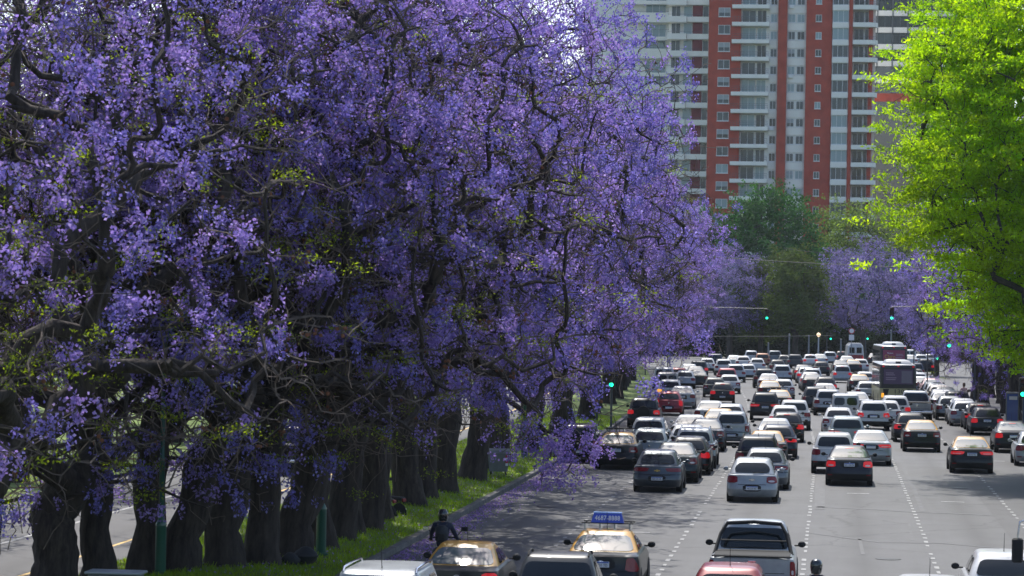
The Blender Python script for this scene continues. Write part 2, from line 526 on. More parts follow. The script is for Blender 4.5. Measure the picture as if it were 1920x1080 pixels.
def grow(rng, fork, limbs, c, rad, n1, n2, n3, spread=.8, tip=.0105, expo=.50, trunk_r=None, cut=None, lean=(0, 0), wig=.12, zfloor=3.0, gap=4.6, extra=(), fat=False):
    POS = np.zeros((60000, 3)); PL = np.zeros(60000)
    pos = []; par = []; br = []; dirs = []
    def add(p, q, d):
        p = np.array(p, float); i = len(pos)
        pos.append(p); par.append(q); dirs.append(d)
        POS[i] = p
        PL[i] = 0 if q < 0 else PL[q] + np.linalg.norm(p - pos[q])
        return i
    # trunk
    up = np.array([lean[0], lean[1], 1.0])
    ids = [add((0, 0, -.15), -1, up)]
    for t in (.12, .35, .6, .8, 1.0):
        p = np.array([lean[0] * fork * t, lean[1] * fork * t, fork * t]) + np.append(rng.normal(size=2) * .05 * (t > .2), 0)
        ids.append(add(p, ids[-1], up))
    br.append(ids)
    c = np.array(c, float); rad = np.array(rad, float)
    def connect(t, alpha, mseg):
        k = len(pos); d = POS[:k] - t
        d = np.sqrt((d * d).sum(1)) + alpha * PL[:k]
        d[:4] += 50
        j = int(np.argmin(d))
        v = t - pos[j]; ln = np.linalg.norm(v)
        if ln < .05: return
        t0 = unit(dirs[j]) * ln * .7
        t1 = v * .9 + np.array([0, 0, -.15 * ln])
        m = max(3, min(12, int(ln / mseg)))
        seq = [j]; prev = pos[j]
        for k in range(1, m + 1):
            s = k / m
            h = (2 * s**3 - 3 * s**2 + 1) * pos[j] + (s**3 - 2 * s**2 + s) * t0 + (-2 * s**3 + 3 * s**2) * t + (s**3 - s**2) * t1
            if k < m: h = h + rng.normal(size=3) * ln * wig * .34
            seq.append(add(h, seq[-1], h - prev)); prev = h
        br.append(seq)
    def floor_at(p):
        return gap - .62 * math.hypot(p[0], p[1])
    def sample(n, lo, hi, zmin=-1):
        out = []
        while len(out) < n:
            d = unit(rng.normal(size=3))
            if d[2] < 0 and fat: d[:2] *= math.sqrt(1 - d[2] ** 4) / max(1e-3, math.hypot(d[0], d[1]))
            r = (rng.uniform(lo**3, hi**3)) ** (1 / 3)
            p = c + d * r * rad
            if p[2] < zfloor + rng.uniform(0, .8) or p[2] < floor_at(p): continue
            if cut is not None and not cut(p): continue
            out.append(p)
        return np.array(out)
    for a in limbs:                                       # the first thick limbs, placed by hand per kind
        connect(np.array(a), .02, .4)
    f = pos[5]
    T = sample(n1, .35, .72); T = T[np.argsort(np.linalg.norm(T - f, axis=1))]
    for t in T: connect(t, .12, .4)
    T2 = sample(n2, .5, .95); T2 = T2[np.argsort(np.linalg.norm(T2 - f, axis=1))]
    for t in T2: connect(t, .08, .35)
    if len(extra):
        ex = np.array(extra, float)
        for t in ex: connect(t, .03, .5)
        T2 = np.concatenate([T2, ex])
    nx = len(T2) - len(extra)
    tips = []; cl = []
    for i, t in enumerate(T2):
        for k in range(n3):
            o = rng.normal(size=3) * spread * np.array([1, 1, .75])
            q = t + o
            if i < nx and (q[2] < zfloor - .6 or q[2] < floor_at(q) - .4): continue
            if i >= nx: q = t + o * .6
            tips.append(q); cl.append(i)
    tips = np.array(tips); cl = np.array(cl)
    od = np.argsort(np.linalg.norm(tips - T2[cl], axis=1)); tips = tips[od]; cl = cl[od]
    for t in tips: connect(t, .02, .28)
    # radii by the number of twigs each piece of wood carries
    n = len(pos); load = np.zeros(n); haskid = np.zeros(n, bool)
    for i in range(n - 1, 0, -1): haskid[par[i]] = True
    load[~haskid] = 1
    for i in range(n - 1, 0, -1): load[par[i]] += load[i]
    r = tip * load ** expo
    if trunk_r:
        sc = trunk_r / r[3]
        r = r * (1 + (sc - 1) * np.clip((load / load[3]) ** .45, 0, 1))
    r[0] *= 1.45; r[1] *= 1.15
    return np.array(pos), br, r, tips, cl, T2, par


def wood(pos, br, r, thick, par):
    big = MB(); small = MB()
    for seq in br:
        r0 = r[seq[1]]
        rr = [min(r[seq[0]], r0 * 1.25)] + [r[k] for k in seq[1:]]
        m = big if (r0 > thick or seq[0] == 0) else small
        n = 14 if r0 > .2 else 9 if r0 > .08 else 5 if r0 > .035 else 3
        pp = [pos[k] for k in seq]
        if seq[0] == 0:                                   # rounded crotch on top of the trunk, root flare below
            d = unit(pp[-1] - pp[-2]); pp += [pp[-1] + d * rr[-1] * .5, pp[-1] + d * rr[-1] * .8]; rr += [rr[-1] * .8, rr[-1] * .3]
            q = [pp[0]]; qr = [rr[0]]
            for a in range(len(pp) - 1):
                for f in (.5, 1.0):
                    q.append(pp[a] * (1 - f) + pp[a + 1] * f); qr.append(rr[a] * (1 - f) + rr[a + 1] * f)
            pp, rr = q, qr
        elif r0 > .05 and par[seq[0]] > 0:                # limbs emerge from inside the wood they leave
            b = pos[par[seq[0]]]
            pp = [b * .55 + pp[0] * .45] + pp; rr = [rr[0] * .75] + rr
        m.tube(pp, rr, n, knob=.10 if n >= 9 else 0)
    return big, small


M['bark'] = mat('jacaranda_bark', (.070, .055, .046), rough=.95, c2=(.014, .011, .010), nscale=8, bump=1.0, bscale=9, stretch=(1, 1, .22))
M['twig'] = mat('jacaranda_twigs', (.17, .128, .10), rough=.9, c2=(.06, .045, .037), nscale=4)
M['bark_far'] = mat('grey_bark', (.075, .065, .055), rough=.95, c2=(.03, .026, .024), nscale=6, bump=.8, bscale=8, stretch=(1, 1, .25))
M['petal'] = leaf_mat('jacaranda_petals', .48, tcol=(1.1, .95, 1.1))
M['leaf'] = leaf_mat('fresh_leaves', .64, tcol=(1.3, 1.25, .3))
M['leaf_dark'] = leaf_mat('mature_leaves', .35, tcol=(1.1, 1.1, .6))
M['pod'] = mat('seed_pods', (.17, .06, .025), rough=.7)


def jacaranda(seed, fork, limbs, c, rad, n2=300, n3=10, bloom=.74, green=.010, trunk_r=.42, lean=(0, 0), cut=None, zfloor=2.5, petals=19, gap=4.4, extra=()):
    rng = np.random.default_rng(seed)
    pos, br, r, tips, cl, T2, par = grow(rng, fork, limbs, c, rad, 42, n2, n3, trunk_r=trunk_r, lean=lean, cut=cut, zfloor=zfloor, gap=gap, extra=extra, fat=True)
    big, small = wood(pos, br, r, .032, par)
    out = {'trunk': (big.mesh('trunk', 50), 'bark'), 'branches': (small.mesh('branches'), 'twig')}
    # blossom panicles, denser in some clumps than in others
    nx0 = len(T2) - len(extra) if len(extra) else len(T2)
    ph = rng.uniform(0, 6.28, 6)
    lump = (np.sin(T2[:, 0] * 1.1 + ph[0]) + np.sin(T2[:, 1] * 1.2 + ph[1]) + np.sin(T2[:, 2] * 1.35 + ph[2]) + np.sin((T2[:, 0] + T2[:, 2]) * .8 + ph[3])) * .40
    lump[nx0:] = .5
    cb = np.clip(bloom + lump + rng.normal(0, .30, len(T2)), 0.02, 1.8)
    hue = rng.uniform(0, 1, len(T2))
    P = []; C = []
    G = []; GC = []; POD = []
    for t, k in zip(tips, cl):
        m = int(rng.integers(4, 9)) if rng.random() < .29 * max(.015, cb[k] - .34) else 0
        for _ in range(m):
            cc = t + rng.normal(size=3) * np.array([.21, .21, .16])
            nf = int(petals * rng.uniform(.6, 1.4))
            pts = cc + rng.normal(size=(nf, 3)) * np.array([.07, .07, .09])
            P.append(pts)
            a = np.array([.265, .22, .62]); b = np.array([.37, .27, .64]); d = np.array([.20, .195, .56])
            base = (a * (1 - hue[k]) + b * hue[k]) if hue[k] > .35 else d * .5 + a * .5
            base = base * rng.uniform(.8, 1.12)
            pale = (rng.random((nf, 1)) < .14) * .16
            C.append(np.clip(base * rng.uniform(.72, 1.18, (nf, 1)) + pale, 0, .9))
        if rng.random() < green * (2.2 - cb[k]):
            nf = 60
            G.append(t + rng.normal(size=(nf, 3)) * np.array([.22, .22, .08])); GC.append(np.array([.22, .30, .02]) * rng.uniform(.5, 1.25, (nf, 1)))
        if rng.random() < .022:
            POD.append(t + rng.normal(size=(4, 3)) * .09)
    P = np.concatenate(P); C = np.concatenate(C)
    out['blossom'] = (quad_mesh('blossom', pieces(rng, P, .082, .064, down=.5), C), 'petal')
    if G:
        G = np.concatenate(G); GC = np.concatenate(GC)
        out['leaves'] = (quad_mesh('leaves', pieces(rng, G, .075, .035, up=1.0), GC), 'leaf')
    pm = MB()
    for q in POD:
        for p in q:
            pm.lathe([(.004, -.01), (.045, 0), (.004, .012)], 6, tuple(p), axis=('x', 'y')[int(rng.integers(2))])
    if POD: out['seed_pods'] = (pm.mesh('seed_pods'), 'pod')
    return out


def plant_tree(name, kit, loc, rz, sc, label, cat='tree', group=None, mats=None):
    e = empty(name, loc, rz)
    e.scale = (sc, sc, sc) if not hasattr(sc, '__len__') else sc
    tag(e, label, cat, group)
    for k, (me, mk) in kit.items():
        o = put(k, me, M[(mats or {}).get(k, mk)], e)
        if k not in ('trunk',): tag(o, kind='stuff')
    return e


J = [
    jacaranda(1, 3.0, [(2.2, .6, 5.2), (-2.0, 1.5, 5.4), (.3, -2.3, 5.6), (.2, 1.0, 6.8)], (.0, 0, 9.2), (6.8, 6.4, 7.2), lean=(.04, 0)),
    jacaranda(2, 3.6, [(1.8, -1.4, 6.0), (-1.5, -1.2, 6.2), (.2, 2.2, 6.0)], (.0, 0, 9.4), (6.9, 6.0, 7.2), bloom=.94, lean=(-.05, .03)),
    jacaranda(3, 1.6, [(2.6, -.8, 3.8), (-2.8, -.4, 3.4), (.5, 2.2, 4.6), (-.6, -2.0, 4.8)], (.2, 0, 9.0), (7.6, 6.6, 7.0), bloom=.28, green=.03, trunk_r=.50, zfloor=1.6),
    jacaranda(4, 3.4, [(1.2, .6, 6.4), (-1.1, -.8, 6.8), (.2, -.6, 7.8)], (.4, 0, 11.0), (4.2, 4.2, 5.8), n2=150, bloom=.45, trunk_r=.36, lean=(.09, 0), zfloor=3.0),
    jacaranda(5, 3.2, [(2.0, .6, 4.6), (-2.0, 1.2, 5.6), (.3, -2.3, 5.6), (.2, 1.0, 6.8)], (.2, 0, 9.4), (6.8, 6.4, 7.0), bloom=.95, zfloor=1.8,
              extra=[(3.4, 0, 3.9), (4.2, .3, 3.3), (4.9, -.2, 2.8), (5.3, .4, 2.5), (5.8, 0, 2.1), (6.1, -.3, 1.8), (5.2, -.6, 2.0), (4.6, .5, 2.4), (5.6, .3, 1.5), (3.6, -.5, 2.9), (4.0, .2, 2.2), (6.0, .2, 2.5)]),
    jacaranda(6, 2.7, [(2.2, .9, 4.8), (-2.1, 1.3, 5.0), (.6, -2.3, 5.0), (-.4, 1.0, 6.4)], (.4, 0, 9.0), (7.2, 6.6, 7.0), n2=270, bloom=.36, green=.016, trunk_r=.44, lean=(.08, 0), zfloor=1.5, gap=3.8,
              extra=[(r_ * math.cos(a_), r_ * math.sin(a_), z_) for a_, r_, z_ in ((1.7, 4.2, 2.6), (2.1, 5.0, 2.0), (2.6, 4.6, 2.4), (3.0, 5.4, 1.7), (3.4, 4.4, 2.2), (3.8, 5.2, 1.8), (4.2, 4.8, 2.3), (4.6, 5.0, 1.7), (4.9, 4.2, 2.4), (3.2, 3.6, 2.9), (4.4, 3.4, 2.7), (2.3, 3.6, 3.0))]),
]


def leafy(seed, fork, limbs, c, rad, tint, n2, n3, per, ln, wd, trunk_r, var=.35, spread=.9, cut=None, zfloor=3.0, up=1.2, mk='leaf', flat=.09, sp=.2, hues=None, gap=4.6):
    rng = np.random.default_rng(seed)
    pos, br, r, tips, cl, T2, par = grow(rng, fork, limbs, c, rad, 40, n2, n3, trunk_r=trunk_r, spread=spread, cut=cut, zfloor=zfloor, gap=gap)
    big, small = wood(pos, br, r, .06, par)
    dens = np.clip(rng.normal(1, .35, len(T2)), .2, 1.7)
    shade = rng.uniform(1 - var, 1 + var, len(T2)); hm = rng.uniform(0, 1, len(T2))
    P = []; C = []
    for t, k in zip(tips, cl):
        nf = int(per * dens[k] * rng.uniform(.6, 1.4))
        if nf < 1: continue
        P.append(t + rng.normal(size=(nf, 3)) * np.array([sp, sp, flat]))
        b = np.array(tint)
        if hues is not None: b = b * (1 - hm[k]) + np.array(hues) * hm[k]
        C.append(np.clip(b * shade[k] * rng.uniform(.75, 1.25, (nf, 1)), 0, .9))
    P = np.concatenate(P); C = np.concatenate(C)
    return {'trunk': (big.mesh('trunk', 50), 'bark_far'), 'branches': (small.mesh('branches'), 'bark_far'),
            'crown': (quad_mesh('crown', pieces(rng, P, ln, wd, up=up), C), mk)}


# the bright green tree on the right and its neighbours
TIPA = leafy(21, 4.0, [(-2.6, -.5, 8.0), (2.0, 1.0, 9.0), (-.6, 2.0, 10.5), (-.3, -2.0, 9.0)], (-1.2, 0, 13.4), (7.6, 7.6, 10.2), (.26, .49, .006),
             600, 9, 56, .20, .075, .48, var=.3, spread=1.0, zfloor=4.2, flat=.11, sp=.26, hues=(.42, .60, .010))
GREEN_A = leafy(31, 4.0, [(-2, 0, 8), (2, 1, 9), (0, -2, 8)], (0, 0, 13), (6.5, 6.5, 8.5), (.04, .125, .03), 170, 7, 16, .42, .26, .45, mk='leaf_dark', sp=.45, flat=.3, spread=1.0, up=.6)
GREEN_B = leafy(32, 4.0, [(-2, 0, 8), (2, 1, 9), (0, -2, 8)], (0, 0, 12.5), (7.0, 7.0, 7.5), (.17, .25, .05), 170, 7, 15, .34, .18, .45, mk='leaf_dark', sp=.4, flat=.22, spread=1.0)
WILLOW = leafy(33, 3.0, [(-1.5, 0, 6), (1.5, .5, 6), (0, -1.5, 7)], (0, 0, 7.6), (4.3, 4.3, 6.4), (.085, .125, .03), 150, 7, 16, .36, .16, .35, mk='leaf_dark', sp=.3, flat=.35, spread=.7, up=0, zfloor=2.2)
PURPLE_FAR = leafy(34, 3.2, [(-2, 0, 5), (2.4, 1, 6), (0, -2, 6.5)], (0, 0, 9.6), (7.6, 7.0, 6.2), (.22, .205, .41), 190, 7, 15, .24, .17, .42, mk='petal', sp=.3, flat=.2, spread=.85, up=0, zfloor=4.0)  # blossom tint greyed, putting distance haze into the colour

HEDGE = leafy(35, .8, [(-2, 0, 1.6), (2, .5, 1.8), (0, -1.5, 2.0)], (0, 0, 2.6), (5.5, 3.2, 3.0), (.022, .045, .020), 110, 6, 16, .40, .26, .2, mk='leaf_dark', sp=.4, flat=.3, spread=.8, up=.3, zfloor=.2, gap=0)

# the verge row, trunk by trunk along the kerb
ORD = ['first', 'second', 'third', 'fourth', 'fifth', 'sixth', 'seventh', 'eighth', 'ninth', 'tenth', 'eleventh', 'twelfth', 'thirteenth', 'fourteenth',
       'fifteenth', 'sixteenth', 'seventeenth', 'eighteenth', 'nineteenth', 'twentieth']
row = [(-17.3, 64.5, 2, .98, 1.05), (-16.5, 65.6, 3, .95, 3.3), (-15.75, 66.6, 3, 1.0, .2), (-15.0, 67.2, 5, .9, -.3), (-14.2, 68.3, 5, .97, .25), (-13.5, 69.2, 3, 1.05, 1.3), (-13.05, 70.9, 5, 1.0, .1), (-12.95, 74.6, 3, 1.0, 3.3),
       (-13.05, 77.3, 0, 1.0, .6), (-13.1, 79.9, 3, .95, 2.0), (-12.95, 81.7, 3, 1.08, .4), (-13.15, 84.8, 4, 1.0, .0), (-13.1, 91.4, 0, 1.04, 4.0), (-13.1, 94.7, 3, 1.0, 1.2),
       (-13.0, 98.5, 1, (1, 1, 1.16), .1), (-12.9, 105.8, 0, (1, 1, 1.16), .5), (-12.95, 111.7, 3, 1.05, 5.0), (-13.3, 118.0, 1, (1, 1, 1.1), 1.2), (-13.2, 128.1, 0, 1.02, 5.8)]
for i, (x, y, v, s, rz) in enumerate(row):
    nm = {0: 'broad jacaranda in violet bloom', 1: 'heavily flowering jacaranda', 2: 'low-forked jacaranda with thick dark limbs and sparse bloom', 3: 'slender jacaranda in violet bloom', 4: 'jacaranda with a long low bough hanging over the kerb lane', 5: 'brown twiggy jacaranda in sparse bloom'}[v]
    tr = plant_tree('jacaranda_tree', J[v], (x, y, verge_z(x, y) - .05), rz, s, '%s, %s trunk along the verge' % (nm, ORD[i]), group='jacarandas along the verge')
    tr.rotation_euler = (rnd.uniform(-.07, .07), rnd.uniform(-.05, .13), rz)
# trunks beyond the crossing
y = 136.0; i = 0
while y < 335:
    v = [0, 1, 3, 1, 0, 1][i % 6]
    x = -13.4 + bend(y) + rnd.uniform(-.4, .3)
    lab = '%s of the far verge jacarandas beyond the grey signal pole' % (ORD[i] if i < 20 else 'last')
    plant_tree('jacaranda_tree', J[v], (x, y, .2), rnd.uniform(0, 6.28), rnd.uniform(.95, 1.06), lab, group='jacarandas along the verge')
    y += rnd.uniform(8.5, 11.5); i += 1
# nearer crowns whose trunks stand below the frame
for x, y, v, s, rz, lab in ((-18.6, 47.0, 2, .95, 4.4, 'nearest jacaranda, its dark limbs filling the left edge'), (-16.6, 55.5, 5, .98, .2, 'near jacaranda whose trunk stands below the frame'),
                            (-24.5, 60.0, 2, 1.0, 2.1, 'jacaranda across the side road at the far left')):
    plant_tree('jacaranda_tree', J[v], (x, y, .1), rz, s, lab, group='jacarandas along the verge')
# park trees behind the side road close the view on the left
pk = []
for (x, y) in ((-30, 84), (-29, 100), (-33, 116), (-30, 133), (-40, 128), (-37, 150), (-31, 165), (-46, 165), (-36, 185), (-50, 192), (-33, 208), (-44, 222), (-58, 215), (-37, 245), (-50, 256),
               (-64, 250), (-42, 285), (-58, 292), (-74, 285), (-48, 325), (-66, 335), (-86, 325)):
    v = rnd.choice([5, 2, 5, 0])
    plant_tree('park_jacaranda', J[v], (x + rnd.uniform(-1, 1), y + rnd.uniform(-2, 2), .05), rnd.uniform(0, 6.28), rnd.uniform(1.0, 1.2),
               '%s jacaranda of the park behind the verge, counted from the camera' % (ORD + ['twenty-first', 'last'])[len(pk)], group='jacarandas in the park')
    pk.append(v)
# right-hand side
plant_tree('tipa_tree', TIPA, (11.4, 121.0, .14), 0.0, 1.0, 'huge bright lime-green tree overhanging the right side of the avenue')
plant_tree('tipa_tree', TIPA, (15.5, 163.0, .14), 2.3, .82, 'smaller lime-green tree behind the huge bright one')
i = 0
for (x, y, v, s) in ((11.6, 168, 0, .9), (11.2, 181, 3, 1.0), (11.4, 193, 1, .9), (10.6, 207, 3, 1.0), (10.8, 222, 0, .9), (22.0, 270, 1, 1.0), (21.0, 300, 0, 1.0), (21.0, 330, 1, 1.1), (12.6, 158, 3, 1.15), (13.4, 174, 3, 1.2), (13.0, 187, 5, .85), (12.7, 200, 3, 1.2), (12.4, 214, 3, 1.15), (12.2, 229, 5, .85), (15.5, 236, 3, 1.2)):
    plant_tree('pavement_tree', J[v], (x, y, .12), rnd.uniform(0, 6), s, '%s jacaranda along the right-hand pavement behind parked cars' % ORD[i], group='trees on the right-hand pavement'); i += 1
# far end of the avenue
plant_tree('far_jacaranda', PURPLE_FAR, (4.2, 396, 0), .4, 1.0, 'hazy violet jacaranda at the end of the avenue, dark leaning trunk')
plant_tree('far_jacaranda', PURPLE_FAR, (13.5, 402, 0), 2.4, .95, 'hazy violet jacaranda behind the buses')
plant_tree('far_jacaranda', PURPLE_FAR, (-13.5, 392, 0), 4.4, .92, 'hazy violet jacaranda at the far left bend')
plant_tree('far_jacaranda', PURPLE_FAR, (10.9, 308, 0), 5.0, .62, 'small bright violet jacaranda right of the buses')
plant_tree('olive_tree', WILLOW, (-4.7, 388, 0), .3, 1.06, 'olive-green rounded tree hanging over the far traffic')
plant_tree('olive_tree', WILLOW, (-9.4, 394, 0), 2.0, .95, 'olive-green tree left of the rounded one')
plant_tree('broadleaf_tree', GREEN_A, (-9.0, 432, 0), .3, 1.16, 'tall dark green tree below the brick tower')
plant_tree('broadleaf_tree', GREEN_B, (3.2, 440, 0), .3, 1.16, 'light green dome-shaped tree below the brick tower')
plant_tree('broadleaf_tree', GREEN_A, (-18.5, 438, 0), 2.3, 1.0, 'dark green tree left of the tower foot')
i = 0
XS_ = [-30, -40, 14, 24, 34, -2, 8, -14, 18, 28, -24, -52, -68]
for (x, y, k, s) in ((-30, 425, 0, .8), (-40, 420, 1, .8), (14, 445, 1, .95), (24, 440, 0, .9), (34, 436, 1, .9), (-2, 418, 0, .62), (8, 420, 0, .62), (-14, 415, 0, .62), (18, 416, 0, .7), (28, 410, 0, .75), (-24, 412, 0, .7), (-52, 430, 0, .9), (-68, 430, 1, .9)):
    plant_tree('broadleaf_tree', (GREEN_A, GREEN_B)[k], (x, y, 0), rnd.uniform(0, 6), s, '%s from the left of the green trees closing the avenue' % ORD[sorted(XS_).index(x)], group='trees closing the avenue'); i += 1

for k in range(15):  # dark shrubs added to stand in for shade under the far trees
    plant_tree('shrub', HEDGE, (-58 + k * 7.2 + rnd.uniform(-1, 1), 407 + rnd.uniform(-3, 3), 0), rnd.uniform(0, 6), rnd.uniform(.9, 1.3), '%s added dark shrub from the left, filling shade under the far trees' % ORD[k], 'shrub', 'shrubs added for shade at the far end')

for k in range(12):
    plant_tree('shrub', HEDGE, (18.5 + rnd.uniform(-.6, 1.5) + (7 if k > 5 else 0), 158 + k * 14 + rnd.uniform(-2, 2), .1), rnd.uniform(0, 6), rnd.uniform(.85, 1.1), '%s dark shrub along the back of the right pavement' % ORD[k], 'shrub', 'dark shrubs behind the right pavement')

# grass blades on the bank, fallen petals
n = 46000
gy = 62 + 110 * nrng.random(n) ** 1.6
gx = -11.6 - 5.6 * nrng.random(n) ** 1.15
bz = np.array([verge_z(a, b) for a, b in zip(gx, gy)])
gb = np.stack([gx + np.array([bend(v) for v in gy]), gy, bz], axis=1)
h = nrng.uniform(.05, .13, (n, 1)); ang = nrng.uniform(0, 6.28, n)
w = np.stack([np.cos(ang), np.sin(ang), np.zeros(n)], 1) * .012
tipv = gb + np.concatenate([nrng.normal(size=(n, 2)) * .04, h], axis=1)
tint = np.array([.20, .36, .02]) * nrng.uniform(.55, 1.25, (n, 1)) + np.array([.06, .02, 0]) * nrng.random((n, 1))
o = put('grass_blades', quad_mesh('grass_blades', np.stack([gb - w, gb + w, tipv + w * .3, tipv - w * .3], 1), tint), M['leaf'])
tag(o, 'short sunlit grass on the verge under the jacarandas', 'grass', kind='stuff')
n = 6500
py_ = 66 + 90 * nrng.random(n) ** 1.5
px_ = np.where(nrng.random(n) < .85, -11.25 + np.abs(nrng.normal(size=n)) * .45, -11.7 - 3 * nrng.random(n))
pz = np.array([.022 if a > -11.33 else (verge_z(a, b) + .06 if a < -11.56 else .16) for a, b in zip(px_, py_)])
PP = np.stack([px_ + np.array([bend(v) for v in py_]), py_, pz], 1)
o = put('fallen_petals', quad_mesh('fallen_petals', pieces(nrng, PP, .065, .05, up=6.0, fold=.15), np.array([.40, .28, .62]) * nrng.uniform(.6, 1.2, (n, 1))), M['petal'])
tag(o, 'fallen violet petals lying in the gutter', 'petals', kind='stuff')

# ------------------------------------------------------------------ buildings at the end of the avenue
M['brick'] = mat('red_brick_facing', (.44, .075, .045), rough=.85, noise=.18, nscale=.6, bump=.15, bscale=8)
M['maroon_panel'] = mat('maroon_panel', (.22, .045, .055), rough=.7, noise=.1, nscale=.5)
M['render'] = mat('pale_render', (.80, .78, .75), rough=.85, noise=.08, nscale=.4)
M['render2'] = mat('grey_render', (.46, .47, .48), rough=.85, noise=.1, nscale=.4)
M['white_band'] = mat('white_parapet', (.88, .86, .82), rough=.8, noise=.06, nscale=.5)
M['pane'] = mat('window_pane', (.05, .07, .085), rough=.08, spec=.5, ior=1.5)
M['pane_dark'] = mat('dark_window_pane', (.014, .019, .024), rough=.08, spec=.5, ior=1.5)
M['blind'] = mat('lowered_shutter', (.36, .39, .42), rough=.6)
M['pane_blue'] = mat('pale_blue_pane', (.24, .34, .38), rough=.1, spec=.5, ior=1.5)  # paler, bluer base colour than the other panes
M['frame'] = mat('window_frame', (.75, .76, .78), rough=.5)
M['rail'] = mat('railing_metal', (.10, .115, .125), rough=.5, metal=.3)
M['dark_glass'] = mat('bronze_curtain_wall', (.05, .040, .042), rough=.08, spec=.9, ior=1.6)
_wc = {}


def window(parent, x, z, w, h, y, pane='pane', div=2, blind=0.0, fm='frame'):
    """a window with raised frame, mullions and its own panes, facing -Y; x,z = lower left corner"""
    key = (round(w, 2), round(h, 2), div)
    if key not in _wc:
        f = MB(); t = .07
        f.box(0, w, -.05, .02, 0, t); f.box(0, w, -.05, .02, h - t, h); f.box(0, t, -.05, .02, t, h - t); f.box(w - t, w, -.05, .02, t, h - t)
        for k in range(1, div): f.box(w * k / div - .03, w * k / div + .03, -.045, .02, t, h - t)
        f.box(-.06, w + .06, -.10, .0, -.09, -.002)
        p = [MB().box(w * k / div + (.07 if k == 0 else .03), w * (k + 1) / div - (.07 if k == div - 1 else .03), -.012, .01, t, h - t).mesh('pane') for k in range(div)]
        b = MB().box(.07, w - .07, -.03, -.015, h * .45, h - .07).mesh('blind')
        _wc[key] = (f.mesh('window'), p, b)
    f, ps, b = _wc[key]
    o = put('window', f, M[fm], parent, (x, y, z))
    for p in ps: put('pane', p, M[pane], o)
    if blind: put('shutter', b, M['blind'], o)
    return o


def part(parent, name, m, *boxes):
    mb = MB()
    for b in boxes: mb.box(*b)
    return mb.build(name, M[m], parent)


# brick tower: local x as measured, facade plane y = 0, front at -Y
TW = empty('brick_tower', (0, 472, 0))
tag(TW, 'red brick apartment tower with white balconies rising behind the trees', 'building')
TOPZ = 68.0
part(TW, 'wall', 'render', (-20.4, 6.2, .6, 16, 0, TOPZ))
part(TW, 'brick_pier', 'brick', (-20.45, -15.3, -.2, .62, 0, TOPZ - .5))
part(TW, 'brick_pier', 'brick', (-9.34, -7.89, -.2, .62, 0, TOPZ - .5))
part(TW, 'brick_pier', 'brick', (-4.85, -.72, -.2, .62, 0, TOPZ - .5))
part(TW, 'brick_pier', 'brick', (1.97, 2.55, -.9, .62, 0, TOPZ - .5))
part(TW, 'brick_pier', 'brick', (5.1, 5.75, -.1, .62, 0, TOPZ - .5))
brng = random.Random(5)
rail_a = MB()
for k in range(3): rail_a.box(0, 5.9, -.02, .02, .30 + .28 * k, .34 + .28 * k)
for k in range(13): rail_a.box(.49 * k - .015, .49 * k + .015, -.02, .02, 0, .92)
rail_a = rail_a.mesh('railing')
def half_slab(z0, z1, x0, x1, dep, n=9):
    """balcony with a rounded outer corner"""
    pts = [(x0, .3)]
    pts.append((x0, -dep))
    for i in range(n):
        a = -math.pi / 2 + (math.pi / 2) * i / (n - 1)
        pts.append((x1 - dep + dep * math.cos(a) , dep * math.sin(a)))
    pts.append((x1, .3))
    return MB().loft([[(x, y, z0) for x, y in pts], [(x, y, z1) for x, y in pts]])
hs = half_slab(0, .72, 0, 4.0, 1.5).mesh('balcony')
hr = MB()
for k in range(3):
    pts = [(0.05, -1.45, .78 + .25 * k)] + [(4.0 - 1.5 + 1.45 * math.cos(-math.pi / 2 + math.pi / 2 * i / 8), 1.45 * math.sin(-math.pi / 2 + math.pi / 2 * i / 8), .78 + .25 * k) for i in range(9)]
    hr.tube(pts, .025, 4)
hr = hr.mesh('railing')
slab = MB().box(0, 5.98, -1.5, .55, 0, .62, .02).mesh('balcony')
band = MB().box(0, 2.66, -.75, .55, 0, .85).mesh('parapet')
AC = MB().box(0, .75, -.15, .25, 0, .5, .03).mesh('air_conditioner')
z0 = 55.12 - .31
